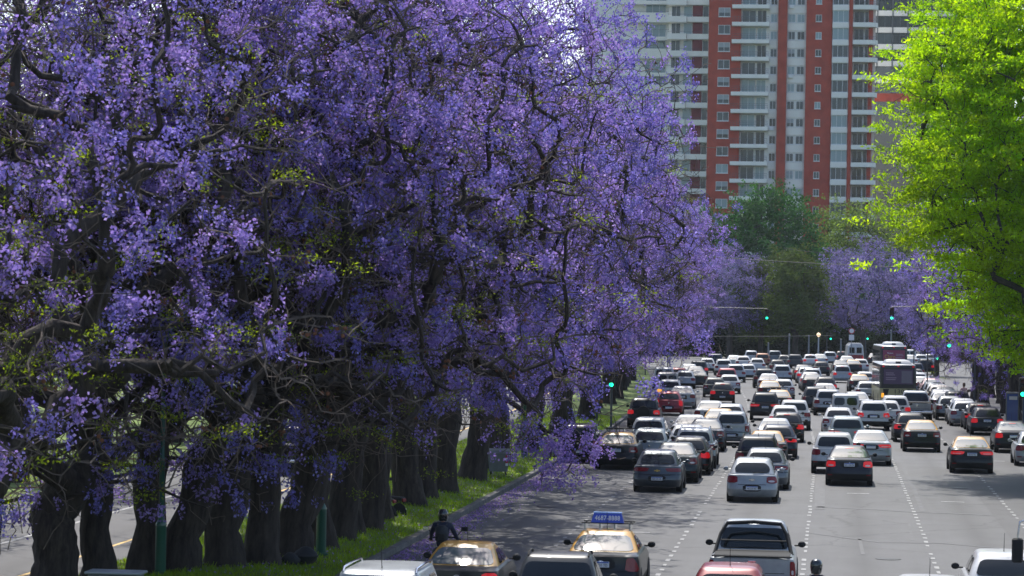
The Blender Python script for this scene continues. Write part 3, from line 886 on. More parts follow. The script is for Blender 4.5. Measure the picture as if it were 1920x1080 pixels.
for k in range(-3, 14):
    zs = z0 - k * 2.793                                   # underside of each balcony slab
    pn = lambda: brng.choice(['pane', 'pane', 'pane_blue', 'pane_dark', 'pane'])
    # brick pier 1 window
    window(TW, -18.9, zs - 2.0 + .75, 1.9, 1.45, -.24, pn(), 2, blind=brng.random() < .45)
    # balcony bay with sliding doors
    b = put('balcony', slab, M['white_band'], TW, (-16.7, 0, zs))
    put('railing', rail_a, M['rail'], b, (.03, -1.4, .62))
    window(TW, -15.1, zs + .62, 2.2, 2.05, .56, brng.choice(['pane_blue', 'pane', 'pane_blue']), 2)
    window(TW, -12.7, zs + .62, 1.5, 2.05, .56, brng.choice(['pane_dark', 'pane', 'pane_blue']), 2)
    # narrow column, double column
    window(TW, -10.55, zs + .75, 1.05, 1.35, .55, pn(), 2, blind=brng.random() < .2)
    part(TW, 'spandrel', 'white_band', (-10.7, -9.36, .45, .64, zs - .55, zs + .62))
    window(TW, -7.75, zs + .75, 1.15, 1.35, .55, pn(), 2, blind=brng.random() < .2)
    window(TW, -6.3, zs + .75, 1.2, 1.35, .55, pn(), 2)
    part(TW, 'spandrel', 'white_band', (-7.87, -4.87, .45, .64, zs - .55, zs + .62))
    # brick pier 3 small window
    window(TW, -3.35, zs + .85, .95, 1.1, -.24, pn(), 2)
    # glazed bay with white parapets
    put('parapet', band, M['white_band'], TW, (-.70, 0, zs - .15))
    window(TW, -.62, zs + .72, 2.5, 1.92, -.55, brng.choice(['pane', 'blind', 'pane', 'pane_blue']), 3, blind=0)
    # rounded end balconies
    b = put('balcony', hs, M['white_band'], TW, (2.56, 0, zs - .05))
    put('railing', hr, M['rail'], b)
    window(TW, 2.75, zs + .68, 1.6, 1.95, .56, 'pane_dark', 2)
    if brng.random() < .4: put('air_conditioner', AC, M['frame'], TW, (brng.choice([-11.6, -10.5, -7.6]), .25, zs + .12 if brng.random() < .5 else zs + .2))
    window(TW, 4.45, zs + .68, .6, 1.95, .56, 'pane_dark', 1)

# white wing on the left with maroon panels
WG = empty('white_apartment_wing', (0, 478, 0))
tag(WG, 'pale apartment block with maroon panels left of the brick tower', 'building')
part(WG, 'wall', 'render', (-27.3, -20.6, 1.5, 14, 0, 64))
part(WG, 'panel', 'maroon_panel', (-23.4, -21.8, 1.3, 1.52, 0, 63))
for k in range(-2, 12):
    zs = 53.3 - k * 2.8
    part(WG, 'balcony', 'white_band', (-23.9 - .4, -20.62, -.1, 1.5, zs, zs + .85))
    part(WG, 'balcony', 'white_band', (-27.5, -24.35, -.8, 1.5, zs - .1, zs + .85))
    part(WG, 'railing', 'rail', (-27.4, -24.4, -.75, -.72, zs + 1.15, zs + 1.2), (-24.3, -20.7, -.05, -.02, zs + 1.15, zs + 1.2))
    window(WG, -24.9, zs + .86, 1.4, 1.85, 1.46, 'pane_blue', 1)
    window(WG, -21.75, zs + .86, .95, 1.85, 1.46, 'pane', 1)
    window(WG, -26.9, zs + .86, 1.5, 1.85, 1.46, 'pane', 2)
WH = empty('white_tower', (0, 490, 0))
tag(WH, 'white tower with glass-fronted balconies at the left edge of the buildings', 'building')
part(WH, 'wall', 'white_band', (-42, -27.6, 0, 14, 0, 66))
for k in range(-2, 10):
    zs = 54.2 - k * 3.0
    part(WH, 'balcony', 'white_band', (-36, -27.4, -1.8, 0, zs, zs + (1.6 if k % 2 == 0 else .6)))
    window(WH, -31.8, zs + (1.62 if k % 2 == 0 else .62), 3.4, 1.5 if k % 2 == 0 else 2.2, -.03, 'pane_blue', 3)
    part(WH, 'railing', 'rail', (-35.9, -27.5, -1.75, -1.72, zs + 1.75, zs + 1.8))
# dark striped block on the right
DB = empty('striped_office_block', (0, 500, 0))
tag(DB, 'dark glass block with white horizontal bands right of the brick tower', 'building')
part(DB, 'wall', 'dark_glass', (6.0, 30, .4, 16, 0, 72))
part(DB, 'brick_base', 'brick', (6.0, 30, .2, .42, 42.2, 43.6))
for k in range(0, 10):
    zs = 46.2 + k * 2.85 - .9
    part(DB, 'band', 'white_band', (6.0, 30, -.1, .42, zs, zs + .9))
    for j in range(6):
        window(DB, 6.9 + j * 2.55, zs + .9, 2.4, 1.94, .36, brng.choice(['pane_dark', 'pane_dark', 'pane', 'dark_glass', 'pane_dark']), 2, fm='rail')
for j in range(8): part(DB, 'mullion', 'rail', (6.76 + j * 2.55, 6.94 + j * 2.55, -.2, -.11, 43.6, 72))
GB = empty('grey_block', (0, 520, 0))
tag(GB, 'pale grey block glimpsed behind the lime-green tree', 'building')
part(GB, 'wall', 'render2', (6.0, 46, 0, 16, 0, 40))
for k in range(0, 7):
    part(GB, 'band', 'white_band', (5.9, 46, -.4, 0, 17 + k * 3, 17.9 + k * 3))
    for j in range(6): window(GB, 6.6 + j * 3.2, 17.95 + k * 3, 2.4, 1.7, -.03, brng.choice(['pane', 'pane_blue', 'pane_dark']), 2)

# ------------------------------------------------------------------ vehicles
CAR = dict(   # length, width, height, belt, tailgate inset, glass foot, roof rear, cowl, roof front, roof width, corner
    hatch=(4.0, 1.73, 1.48, .97, .11, .18, .62, 2.95, 2.2, .69, .30),
    sedan=(4.45, 1.76, 1.46, 1.01, .07, .72, 1.50, 3.25, 2.55, .67, .28),
    suv=(4.35, 1.80, 1.64, 1.06, .08, .13, .46, 3.15, 2.45, .73, .28),
    mpv=(4.2, 1.74, 1.62, 1.03, .06, .11, .42, 3.3, 2.4, .72, .26),
    van=(4.25, 1.80, 1.82, 1.10, .03, .05, .17, 3.35, 2.6, .80, .20),
    wagon=(4.5, 1.76, 1.50, .98, .08, .15, .60, 3.2, 2.5, .68, .28),
    pickup=(5.2, 1.93, 1.80, 1.13, .02, 1.72, 1.98, 3.75, 3.1, .72, .12),
    oroch=(4.7, 1.82, 1.70, 1.10, .02, 1.30, 1.62, 3.4, 2.7, .72, .14))
LEN = {k: v[0] for k, v in CAR.items()}


def half_ring(yr, yf, w, rc, rf, bulge):
    pts = []
    xs = w - rc
    for i in range(5):
        x = xs * i / 4; pts.append((x, yr + bulge * (x / w) ** 2))
    y0 = yr + bulge * (xs / w) ** 2
    for i in range(1, 5):
        a = (math.pi / 2) * i / 4
        pts.append((xs + rc * math.sin(a), y0 + rc * .8 * (1 - math.cos(a))))
    ys0 = y0 + rc * .8; ys1 = yf - rf
    for i in range(1, 9): pts.append((w * (1 - .02 * (i / 8) ** 3), ys0 + (ys1 - ys0) * i / 8))
    ww = pts[-1][0]
    for i in range(1, 5):
        a = (math.pi / 2) * i / 4
        pts.append((ww - rf * (1 - math.cos(a)), ys1 + rf * .8 * math.sin(a)))
    xe = pts[-1][0]; ye = pts[-1][1]
    for i in range(1, 5): pts.append((xe * (1 - i / 4), ye + rf * .2 * math.sin(math.pi / 2 * i / 4)))
    return pts


class Shell:
    def __init__(s, t):
        L, W, H, zb, yb, gy, gr, gc, gf, wr, rc = CAR[t]
        s.t = t; s.L, s.W, s.H, s.zb = L, W, H, zb
        w = W / 2; lift = .07 if t in ('suv', 'pickup', 'oroch') else 0.0
        zh = .80 + (H - 1.46) * .45 + lift * .4
        low = [(.20 + lift, .22 + lift, .17, .32, .93), (.30 + lift, .30 + lift, .05, .10, .97), (.46 + lift, .46 + lift, .0, .02, 1.0), (.60 + lift, .56 + lift, .015, 0, 1.0),
               (.665 + lift, .62 + lift, .055, .01, 1.0), (zb - .13, zh - .08, yb * .75 + .02, .06, .985), (zb - .035, zh - .02, yb + .01, .14, .955), (zb, zh, yb + .05, .24, .90)]
        s.low = []
        for z, zf, yr, fi, ws in low:
            hr = half_ring(yr, L - fi, w * ws, rc, .45, .07)
            s.low.append([(x, y, z + (zf - z) * self_smooth((y - gc + .25) / (L - gc + .25))) for x, y in hr])
        s.cab = []
        rg = min(.2, rc)
        for k, (v, ws, bz) in enumerate(((0, .885, 0), (.5, (.885 + wr) / 2 + .02, 0), (1, wr, 0))):
            z = zb + .012 + (H - .095 - zb) * v
            hr = half_ring(gy + (gr - gy) * (v ** (1.15)), gc + (gf - gc) * v, w * ws, rg, .3, .06)
            s.cab.append([(x, y, z) for x, y in hr])
        s.top = []
        for dz, dy, ws in ((-.045, .07, wr - .03), (-.015, .17, wr - .10), (0, .35, wr - .28)):
            s.top.append([(x, y, H + dz) for x, y in half_ring(gr + dy, gf - dy, w * ws, rg * .8, .25, .05)])
        s.gy, s.gr, s.gc, s.gf = gy, gr, gc, gf

    @staticmethod
    def full(h):
        return [tuple(p) for p in h] + [(-x, y, z) for x, y, z in h[-2:0:-1]]

    def at(s, rings, t, z):
        """point on a stack of rings at half index t (negative = left side) and height z"""
        sg = 1 if t >= 0 else -1; t = abs(t)
        i = min(int(t), 23); f = t - i
        col_ = [tuple(r[i][k] * (1 - f) + r[i + 1][k] * f for k in range(3)) for r in rings]
        for a, b in zip(col_[:-1], col_[1:]):
            if a[2] <= z <= b[2] or (b is col_[-1] and z > b[2]) or (a is col_[0] and z < a[2]):
                q = (z - a[2]) / max(1e-6, b[2] - a[2])
                return Vector((sg * (a[0] + (b[0] - a[0]) * q), a[1] + (b[1] - a[1]) * q, z))
        a = col_[-1]
        return Vector((sg * a[0], a[1], z))

    def patch(s, name, rings, t0, t1, z0, z1, nu, nv, off=.012, rnd_=.0, slant=0.0, slant_low=0.0, taper=0.0):
        """a raised panel that follows the shell between two half-indices and two heights"""
        P = []
        for j in range(nv + 1):
            v = j / nv; rowp = []
            for i in range(nu + 1):
                q = i / nu
                e = abs(q - .5) * 2
                zz0 = z0 + rnd_ * (e ** 10) * (z1 - z0); zz1 = z1 - rnd_ * (e ** 10) * (z1 - z0)
                z = zz0 + (zz1 - zz0) * v
                ta = t0 + slant * v + slant_low * (1 - v); tb = t1 - taper * v
                rowp.append(s.at(rings, ta + (tb - ta) * q, z))
            P.append(rowp)
        m = MB(); V = []; n = nu + 1
        for j in range(nv + 1):
            for i in range(n):
                du = P[j][min(i + 1, nu)] - P[j][max(i - 1, 0)]; dv = P[min(j + 1, nv)][i] - P[max(j - 1, 0)][i]
                nr = du.cross(dv)
                if nr.length > 1e-9: nr.normalize()
                c = Vector((0, s.L / 2, s.H / 2 - .1))
                if nr.dot(P[j][i] - c) < 0: nr = -nr
                V.append(P[j][i] + nr * off)
        back = [V[k] + (Vector((0, s.L / 2, .6)) - V[k]).normalized() * (off + .03) for k in range(len(V))]
        F = [(j * n + i, j * n + i + 1, (j + 1) * n + i + 1, (j + 1) * n + i) for j in range(nv) for i in range(nu)]
        m.add(V + back, F)
        B = len(V)
        rim = [i for i in range(n)] + [j * n + nu for j in range(1, nv + 1)] + [nv * n + i for i in range(nu - 1, -1, -1)] + [j * n for j in range(nv - 1, 0, -1)]
        m.f += [(rim[k], rim[(k + 1) % len(rim)], B + rim[(k + 1) % len(rim)], B + rim[k]) for k in range(len(rim))]
        return m.mesh(name, 40)


def self_smooth(x):
    x = min(1, max(0, x)); return x * x * (3 - 2 * x)


_car = {}


def car_kit(t, style):
    key = (t, style)
    if key in _car: return _car[key]
    s = Shell(t); k = {}
    zb, H, L, W = s.zb, s.H, s.L, s.W
    f = [s.full(r) for r in s.low]
    k['lower_trim'] = MB().loft(f[0:3], True, False).mesh('lower_trim', 35)
    k['body'] = MB().loft(f[2:] + [[(x * .97, y, z + .01) for x, y, z in s.full(s.cab[0])]], False, True).mesh('body', 32)
    c = [s.full(r) for r in s.cab + s.top]
    k['cabin'] = MB().loft(c, False, True).mesh('cabin', 32)
    g = s.cab; zt = H - .095; zl = zb + .012
    hh = zt - zl
    wide_ = {'hatch': 5.0, 'suv': 5.0, 'mpv': 5.2, 'van': 5.0, 'sedan': 5.9, 'wagon': 5.0, 'pickup': 5.2, 'oroch': 5.2}[t]
    if t == 'van':
        k['rear_window'] = s.patch('rear_window', g, .45, wide_, zl + .10 * hh, zl + .80 * hh, 6, 4, rnd_=.22)
        k['rear_window_b'] = s.patch('rear_window', g, -wide_, -.45, zl + .10 * hh, zl + .80 * hh, 6, 4, rnd_=.22)
    else:
        k['rear_window'] = s.patch('rear_window', g, -wide_, wide_, zl + .07 * hh, zl + (.88 if t != 'sedan' else .965) * hh, 14, 5, rnd_=.16 if style != 'oval' else .34)
    k['windscreen'] = s.patch('windscreen', g, -21.5, -24, zl + .05 * hh, zl + .93 * hh, 4, 4) if False else MB().add(
        *_screen(s, zl, hh)).mesh('windscreen', 40)
    k['side'] = [s.patch('side_window', g, sg * a, sg * b, zl + .06 * hh, zl + .87 * hh, 5, 3, rnd_=.12) for sg in (1, -1)
                 for a, b in ((8.9 if t not in ('sedan', 'pickup', 'oroch') else 9.3, 11.6), (12.0, 15.4))]
    # tail lamps
    lz = {'corner': (zb - .30, zb - .07, 3.5, 7.2), 'wide': (zb - .23, zb - .09, 2.5, 7.3), 'vert': (zb - .36, zb - .01, 4.5, 7.0), 'tall': (zb - .42, zb - .08, 4.15, 7.0), 'tri': (zb - .36, zb - .06, 3.7, 7.0)}
    z0, z1, a, b = lz[{'oval': 'corner'}.get(style, style)]
    sl, tp = (.45, .4) if style in ('corner', 'oval', 'wide') else (.9, 1.0) if style == 'tri' else (0, 0)
    k['lamps'] = [s.patch('tail_light', s.low, sg * a, sg * b, z0, z1, 5, 3, .018, rnd_=.15, slant=sg * (-sl if style in ('wide',) else sl * .3), taper=sg * tp) for sg in (1, -1)]
    k['lens'] = [s.patch('reversing_lens', s.low, sg * (a + .5), sg * (b - 1.4), z0 + .03, z0 + (z1 - z0) * .42, 3, 2, .026, rnd_=.2) for sg in (1, -1)]
    k['brake_strip'] = s.patch('brake_strip', s.cab, -1.5, 1.5, zt - .075 * hh, zt - .01, 4, 1, .02)
    pz = .80 if style in ('corner', 'wide', 'tri') and t in ('sedan', 'suv', 'mpv', 'wagon') else .50 + (.07 if t in ('suv', 'pickup', 'oroch') else 0)
    p = s.at(s.low, 0, pz)
    k['plate_at'] = (p.y - .022, pz)
    k['plate'] = MB().box(-.2, .2, -.012, .02, -.065, .065, .006).mesh('number_plate')
    k['plate_top'] = MB().box(-.19, .19, -.016, -.010, .035, .06).mesh('plate_band')
    k['recess'] = s.patch('plate_recess', s.low, -2.2, 2.2, pz - .11, pz + .11, 6, 2, .006, rnd_=.2)
    bd = s.at(s.low, 0, zb - .20); k['badge_at'] = (bd.y - .01, zb - .19)
    m = MB()
    m.tube([(0, 0, 0), (.10, 0, .0)], .018, 6); m.lathe([(.02, -.05), (.07, -.04), (.095, 0), (.085, .04), (.03, .06)], 10, (.17, 0, .03), 'y')
    for i, v in enumerate(m.v):
        if i >= 12: m.v[i] = (v[0] * 1.0, v[1] * 1.0, .03 + (v[2] - .03) * .78)
    k['mirror'] = m.mesh('mirror', 50)
    mir_t = .80 * s.gc
    k['mirror_at'] = (W / 2 * .93, s.gc - .55, zb + .03)
    R_ = .315 if t not in ('suv', 'pickup', 'oroch') else .36
    k['tyre'] = MB().lathe([(R_ * .62, -.105), (R_ * .93, -.105), (R_, -.075), (R_, .075), (R_ * .93, .105), (R_ * .62, .105)], 20, axis='x').mesh('wheel', 40)
    rim = MB().lathe([(R_ * .63, -.085), (R_ * .63, .085), (R_ * .55, .10), (R_ * .15, .075), (.02, .085)], 20, axis='x')
    k['rim'] = rim.mesh('rim', 40)
    k['wheel_r'] = R_
    k['arch'] = MB().lathe([(R_ * 1.16, -.05), (R_ * 1.16, .004), (R_ * 1.02, .008), (.05, .008)], 22, axis='x').mesh('wheel_arch', 40)
    k['rail'] = MB().tube([(0, s.gr + .12, 0), (0, s.gr + .25, .07), (0, (s.gr + s.gf) / 2, .085), (0, s.gf - .25, .07), (0, s.gf - .12, 0)], .022, 6).mesh('roof_rail', 50)
    k['rail_at'] = (W / 2 * CAR[t][9] - .06, 0, H - .05)
    k['antenna'] = MB().tube([(0, 0, 0), (0, -.04, .06), (0, -.16, .42)], [.012, .008, .004], 5).mesh('antenna')
    k['ant_at'] = (0, s.gr + .45, H - .01)
    # boot / tailgate shut lines as thin dark strips
    q0 = s.patch('tailgate_gap', s.low, -3.4, 3.4, zb - .36, zb - .345, 8, 1, .004)
    k['gap'] = q0
    k['wiper'] = MB().tube([tuple(s.at(g, .2, zl + .06 * hh) + Vector((0, -.03, 0))), tuple(s.at(g, 1.4, zl + .12 * hh) + Vector((0, -.035, .0))), tuple(s.at(g, 2.9, zl + .16 * hh) + Vector((0, -.03, 0)))], .009, 4).mesh('wiper')
    k['reflector'] = [s.patch('reflector', s.low, sg * 4.4, sg * 6.2, .40 + (.07 if t in ('suv', 'pickup', 'oroch') else 0), .44 + (.07 if t in ('suv', 'pickup', 'oroch') else 0), 3, 1, .012) for sg in (1, -1)]
    k['step'] = s.patch('bumper_step', s.low, -7.0, 7.0, .635 + (.07 if t in ('suv', 'pickup', 'oroch') else 0), .655 + (.07 if t in ('suv', 'pickup', 'oroch') else 0), 12, 1, .006)
    k['shell'] = s
    _car[key] = k
    return k


def _screen(s, zl, hh):
    vs = []; fs = []
    for sg in (1, -1):
        for z in (zl + .06 * hh, zl + .5 * hh, zl + .94 * hh):
            for t in (20.6, 21.5, 22.5, 23.999):
                p = s.at(s.cab, sg * t, z); vs.append((p.x, p.y + .02, p.z + .012))
    for h in (0, 12):
        for j in range(2):
            for i in range(3):
                a = h + j * 4 + i; fs.append((a, a + 1, a + 5, a + 4))
    return vs, fs


def emblem(kind, parent, at):
    y, z = at
    m = MB()
    if kind == 'vw':
        m.lathe([(.075, -.008), (.088, -.012), (.088, .006), (.075, .006)], 20, axis='y')
        for a, b in (((-.045, .06), (0, .012)), ((.045, .06), (0, .012)), ((-.066, .02), (-.028, -.058)), ((.066, .02), (.028, -.058)), ((-.028, -.058), (0, -.005)), ((.028, -.058), (0, -.005))):
            m.tube([(a[0], -.008, a[1]), (b[0], -.008, b[1])], .009, 4)
        ma = 'chrome'
    elif kind == 'toyota':
        for rx, rz in ((.09, .06), (.04, .058), (.075, .025)):
            pts = [(rx * math.cos(i * math.pi / 8), -.008, rz * math.sin(i * math.pi / 8) + (.02 if rz == .025 else 0)) for i in range(17)]
            m.tube(pts, .009, 4)
        ma = 'chrome'
    elif kind == 'renault':
        for sx in (1, -1):
            m.tube([(0, -.01, .085), (sx * .045, -.01, 0), (0, -.01, -.085)], .013, 4)
        ma = 'chrome'
    else:
        m.add([(x, -.012, zz) for x, zz in ((-.11, -.018), (-.035, -.018), (-.025, -.04), (.035, -.04), (.03, -.018), (.11, -.018), (.10, .022), (.03, .022), (.02, .042), (-.035, .042), (-.03, .022), (-.10, .022))], [tuple(range(12))])
        ma = 'gold' if kind == 'bowtie' else 'chrome'
    return m.build('badge', M[ma], parent, (0, y, z))


PLATES = ['AF 331 TD', 'AE 210 KS', 'AD 574 VB', 'AG 118 CN', 'AC 832 FJ', 'AB 467 PL', 'AF 920 ZR', 'AE 655 GD', 'PKB 274', 'OHD 518', 'AD 039 HW', 'AC 741 QT', 'MXT 306', 'AG 482 RA', 'AF 067 LE']
plate_i = [0]


def make_car(t, paint, X, Y, head, opts, far=False):
    style = 'corner'
    for st in ('wide', 'vert', 'tall', 'tri'):
        if st in opts: style = st
    if 'bumper' in opts: style = 'oval'
    if t in ('pickup', 'oroch') and style == 'corner': style = 'tall'
    if t == 'van': style = 'vert'
    k = car_kit(t, style); s = k['shell']
    nm = {'hatch': 'hatchback_car', 'sedan': 'sedan_car', 'suv': 'crossover_car', 'mpv': 'people_carrier', 'van': 'van', 'wagon': 'estate_car', 'pickup': 'pickup_truck', 'oroch': 'pickup_truck'}[t]
    if paint == 'taxi': nm = 'taxi'
    e = empty(nm, (X, Y, 0), head)
    o = empty  # noqa
    off = (0, -s.L / 2, 0)
    P = lambda name, me, m, at=(0, 0, 0), par=None: put(name, me, M[m], par or e, at if par else (at[0], at[1] + off[1], at[2]))
    pm = 'paint_' + paint
    P('body', k['body'], pm)
    P('cabin', k['cabin'], 'paint_yellow' if paint == 'taxi' else pm)
    P('lower_trim', k['lower_trim'], 'trim' if (t in ('suv', 'pickup', 'oroch', 'van') or paint in ('black', 'taxi', 'navyblack') or rnd.random() < .35) else pm)
    clear = t == 'sedan'  # sedans get the rear glass with sky reflection put into its colour
    P('rear_window', k['rear_window'], 'glass_pale' if clear else 'glass')
    if 'rear_window_b' in k: P('rear_window', k['rear_window_b'], 'glass')
    P('windscreen', k['windscreen'], 'glass')
    for me in k['side']: P('side_window', me, 'glass')
    lit = 'lit' in opts.split() or (rnd.random() < .08 and 'plate' not in opts)
    for i, me in enumerate(k['lamps']):
        lm = 'lamp_lit' if lit else 'lamp_red'
        if 'ind' in opts.split() and i == 1: lm = 'lamp_orange'
        l = P('tail_light', me, lm)
        if not far and ('white' in opts or rnd.random() < .5): put('reversing_lens', k['lens'][i], M['lamp_white'], l)
    if lit and rnd.random() < .35: P('brake_strip', k['brake_strip'], 'lamp_lit')
    wr = k['wheel_r']; wx = s.W / 2 - .11
    for sg in (1, -1):
        for wy in (.78 if t not in ('pickup', 'oroch') else 1.15, s.L - .85):
            w = P('wheel', k['tyre'], 'tyre', (sg * (wx + .015), wy, wr))
            if not far:
                r_ = put('rim', k['rim'], M['rim'], w, (0, 0, 0), 0 if sg > 0 else math.pi)
                P('wheel_arch', k['arch'], 'trim', (sg * (s.W / 2 - .004), wy, wr + .02)).rotation_euler = (0, 0, 0 if sg > 0 else math.pi)
    if not far:
        for sg in (1, -1):
            mx, my, mz = k['mirror_at']
            m_ = P('mirror', k['mirror'], 'trim' if rnd.random() < .7 else pm, (sg * mx, my, mz))
            m_.rotation_euler = (0, 0, 0 if sg > 0 else math.pi)
        py, pz = k['plate_at']
        if 'plate' in opts or rnd.random() < .8:
            P('plate_recess', k['recess'], 'trim')
            pl = P('number_plate', k['plate'], 'plate', (0, py, pz))
            put('plate_band', k['plate_top'], M['plate_blue'], pl)
            if 'plate' in opts:
                lettering(PLATES[plate_i[0] % len(PLATES)], .085, M['ink'], pl, (0, -.016, -.015), .85); plate_i[0] += 1
        P('tailgate_gap', k['gap'], 'trim')
        P('bumper_step', k['step'], 'trim' if rnd.random() < .6 else pm)
        if t in ('hatch', 'suv', 'mpv', 'wagon'): P('wiper', k['wiper'], 'trim')
        if rnd.random() < .6:
            for me in k['reflector']: P('reflector', me, 'lamp_red')
        for em in ('vw', 'toyota', 'renault', 'bowtie2', 'bowtie'):
            if em in opts.split():
                y_, z_ = k['badge_at']; emblem(em, e, (y_ + off[1], z_)); break
        else:
            y_, z_ = k['badge_at']
            MB().lathe([(.0, -.012), (.045, -.010), (.05, .004)], 12, axis='y').build('badge', M['chrome'], e, (0, y_ + off[1], z_)) if rnd.random() < .6 else None
    if rnd.random() < .7 and not far and t not in ('pickup', 'oroch'): P('antenna', k['antenna'], 'trim', k['ant_at'])
    if 'rails' in opts or (t == 'suv' and rnd.random() < .5):
        for sg in (1, -1):
            a = k['rail_at']; P('roof_rail', k['rail'], 'trim' if paint != 'silver' else 'chrome', (sg * a[0], 0, a[2]))
    if 'spare' in opts:
        w = P('spare_wheel', k['tyre'], 'trim', (0, -.06, .86)); w.rotation_euler = (0, 0, math.pi / 2)
    if t == 'pickup' and 'vw' in opts:
        # black roll bar and bed cover
        H = s.H
        mb = MB(); wv = s.W / 2
        mb.tube([(-wv + .10, 1.10, s.zb - .02), (-wv + .22, 1.50, H - .28), (-wv + .36, 1.60, H - .04), (0, 1.64, H - .005), (wv - .36, 1.60, H - .04), (wv - .22, 1.50, H - .28), (wv - .10, 1.10, s.zb - .02)], .045, 8)
        mb.build('roll_bar', M['trim'], e, off, smooth=60)
        MB().tube([(-wv + .22, 1.52, 1.38), (wv - .22, 1.52, 1.38)], .018, 6).build('cross_bar', M['trim'], e, off)
    if t in ('pickup', 'oroch'):
        wv = s.W / 2 - .12
        MB().box(-wv, wv, .12, s.gy - .06, s.zb + .002, s.zb + .035, .01).build('bed_cover', M['trim'], e, off)
        MB().box(-wv - .04, wv + .04, .02, .10, s.zb - .005, s.zb + .03, .01).build('tailgate_edge', M['trim'] if t == 'pickup' else M['chrome'], e, off)
        if t == 'pickup': MB().box(-.09, .09, -.012, .02, s.zb - .115, s.zb - .075, .005).build('tailgate_handle', M['chrome'], e, off)
        MB().box(-s.W / 2 + .05, s.W / 2 - .05, -.10, .06, .48, .62, .03).build('rear_bumper', M['chrome'], e, off)
    if 'sign' in opts or 'rack' in opts:
        z = s.H + .02; yy = s.gr + .45
        MB().box(-.60, .60, yy - .03, yy + .03, z + .10, z + .125).build('roof_rack', M['trim'], e, off)
        MB().box(-.60, .60, yy + .60, yy + .66, z + .10, z + .125).build('roof_rack', M['trim'], e, off)
        for lx in (-.52, -.17, .17, .52): MB().box(lx - .02, lx + .02, yy - .02, yy + .62, z - .03, z + .10).build('rack_foot', M['chrome'], e, off)
    if 'sign' in opts:
        M['sign_blue'] = mat('blue_taxi_sign', (.015, .05, .50), rough=.35, coat=.5)
        M['sign_edge'] = mat('pale_blue_sign_edge', (.25, .42, .80), rough=.4)
        y0 = s.gr + .44
        rings = [[(-.38, y0, s.H + .145), (.38, y0, s.H + .145), (.38, y0 + .24, s.H + .145), (-.38, y0 + .24, s.H + .145)],
                 [(-.32, y0 + .05, s.H + .36), (.32, y0 + .05, s.H + .36), (.32, y0 + .19, s.H + .36), (-.32, y0 + .19, s.H + .36)]]
        sg_ = MB().loft(rings).build('roof_sign', M['sign_blue'], e, off)
        MB().box(-.325, .325, y0 + .045, y0 + .195, s.H + .362, s.H + .385).build('sign_cap', M['sign_edge'], sg_)
        lt = lettering('4687-8888', .155, M['white_ink'], sg_, (0, y0 + .012, s.H + .248), .88)
        lt.rotation_euler = (R(90 - 13), 0, 0)
    return e


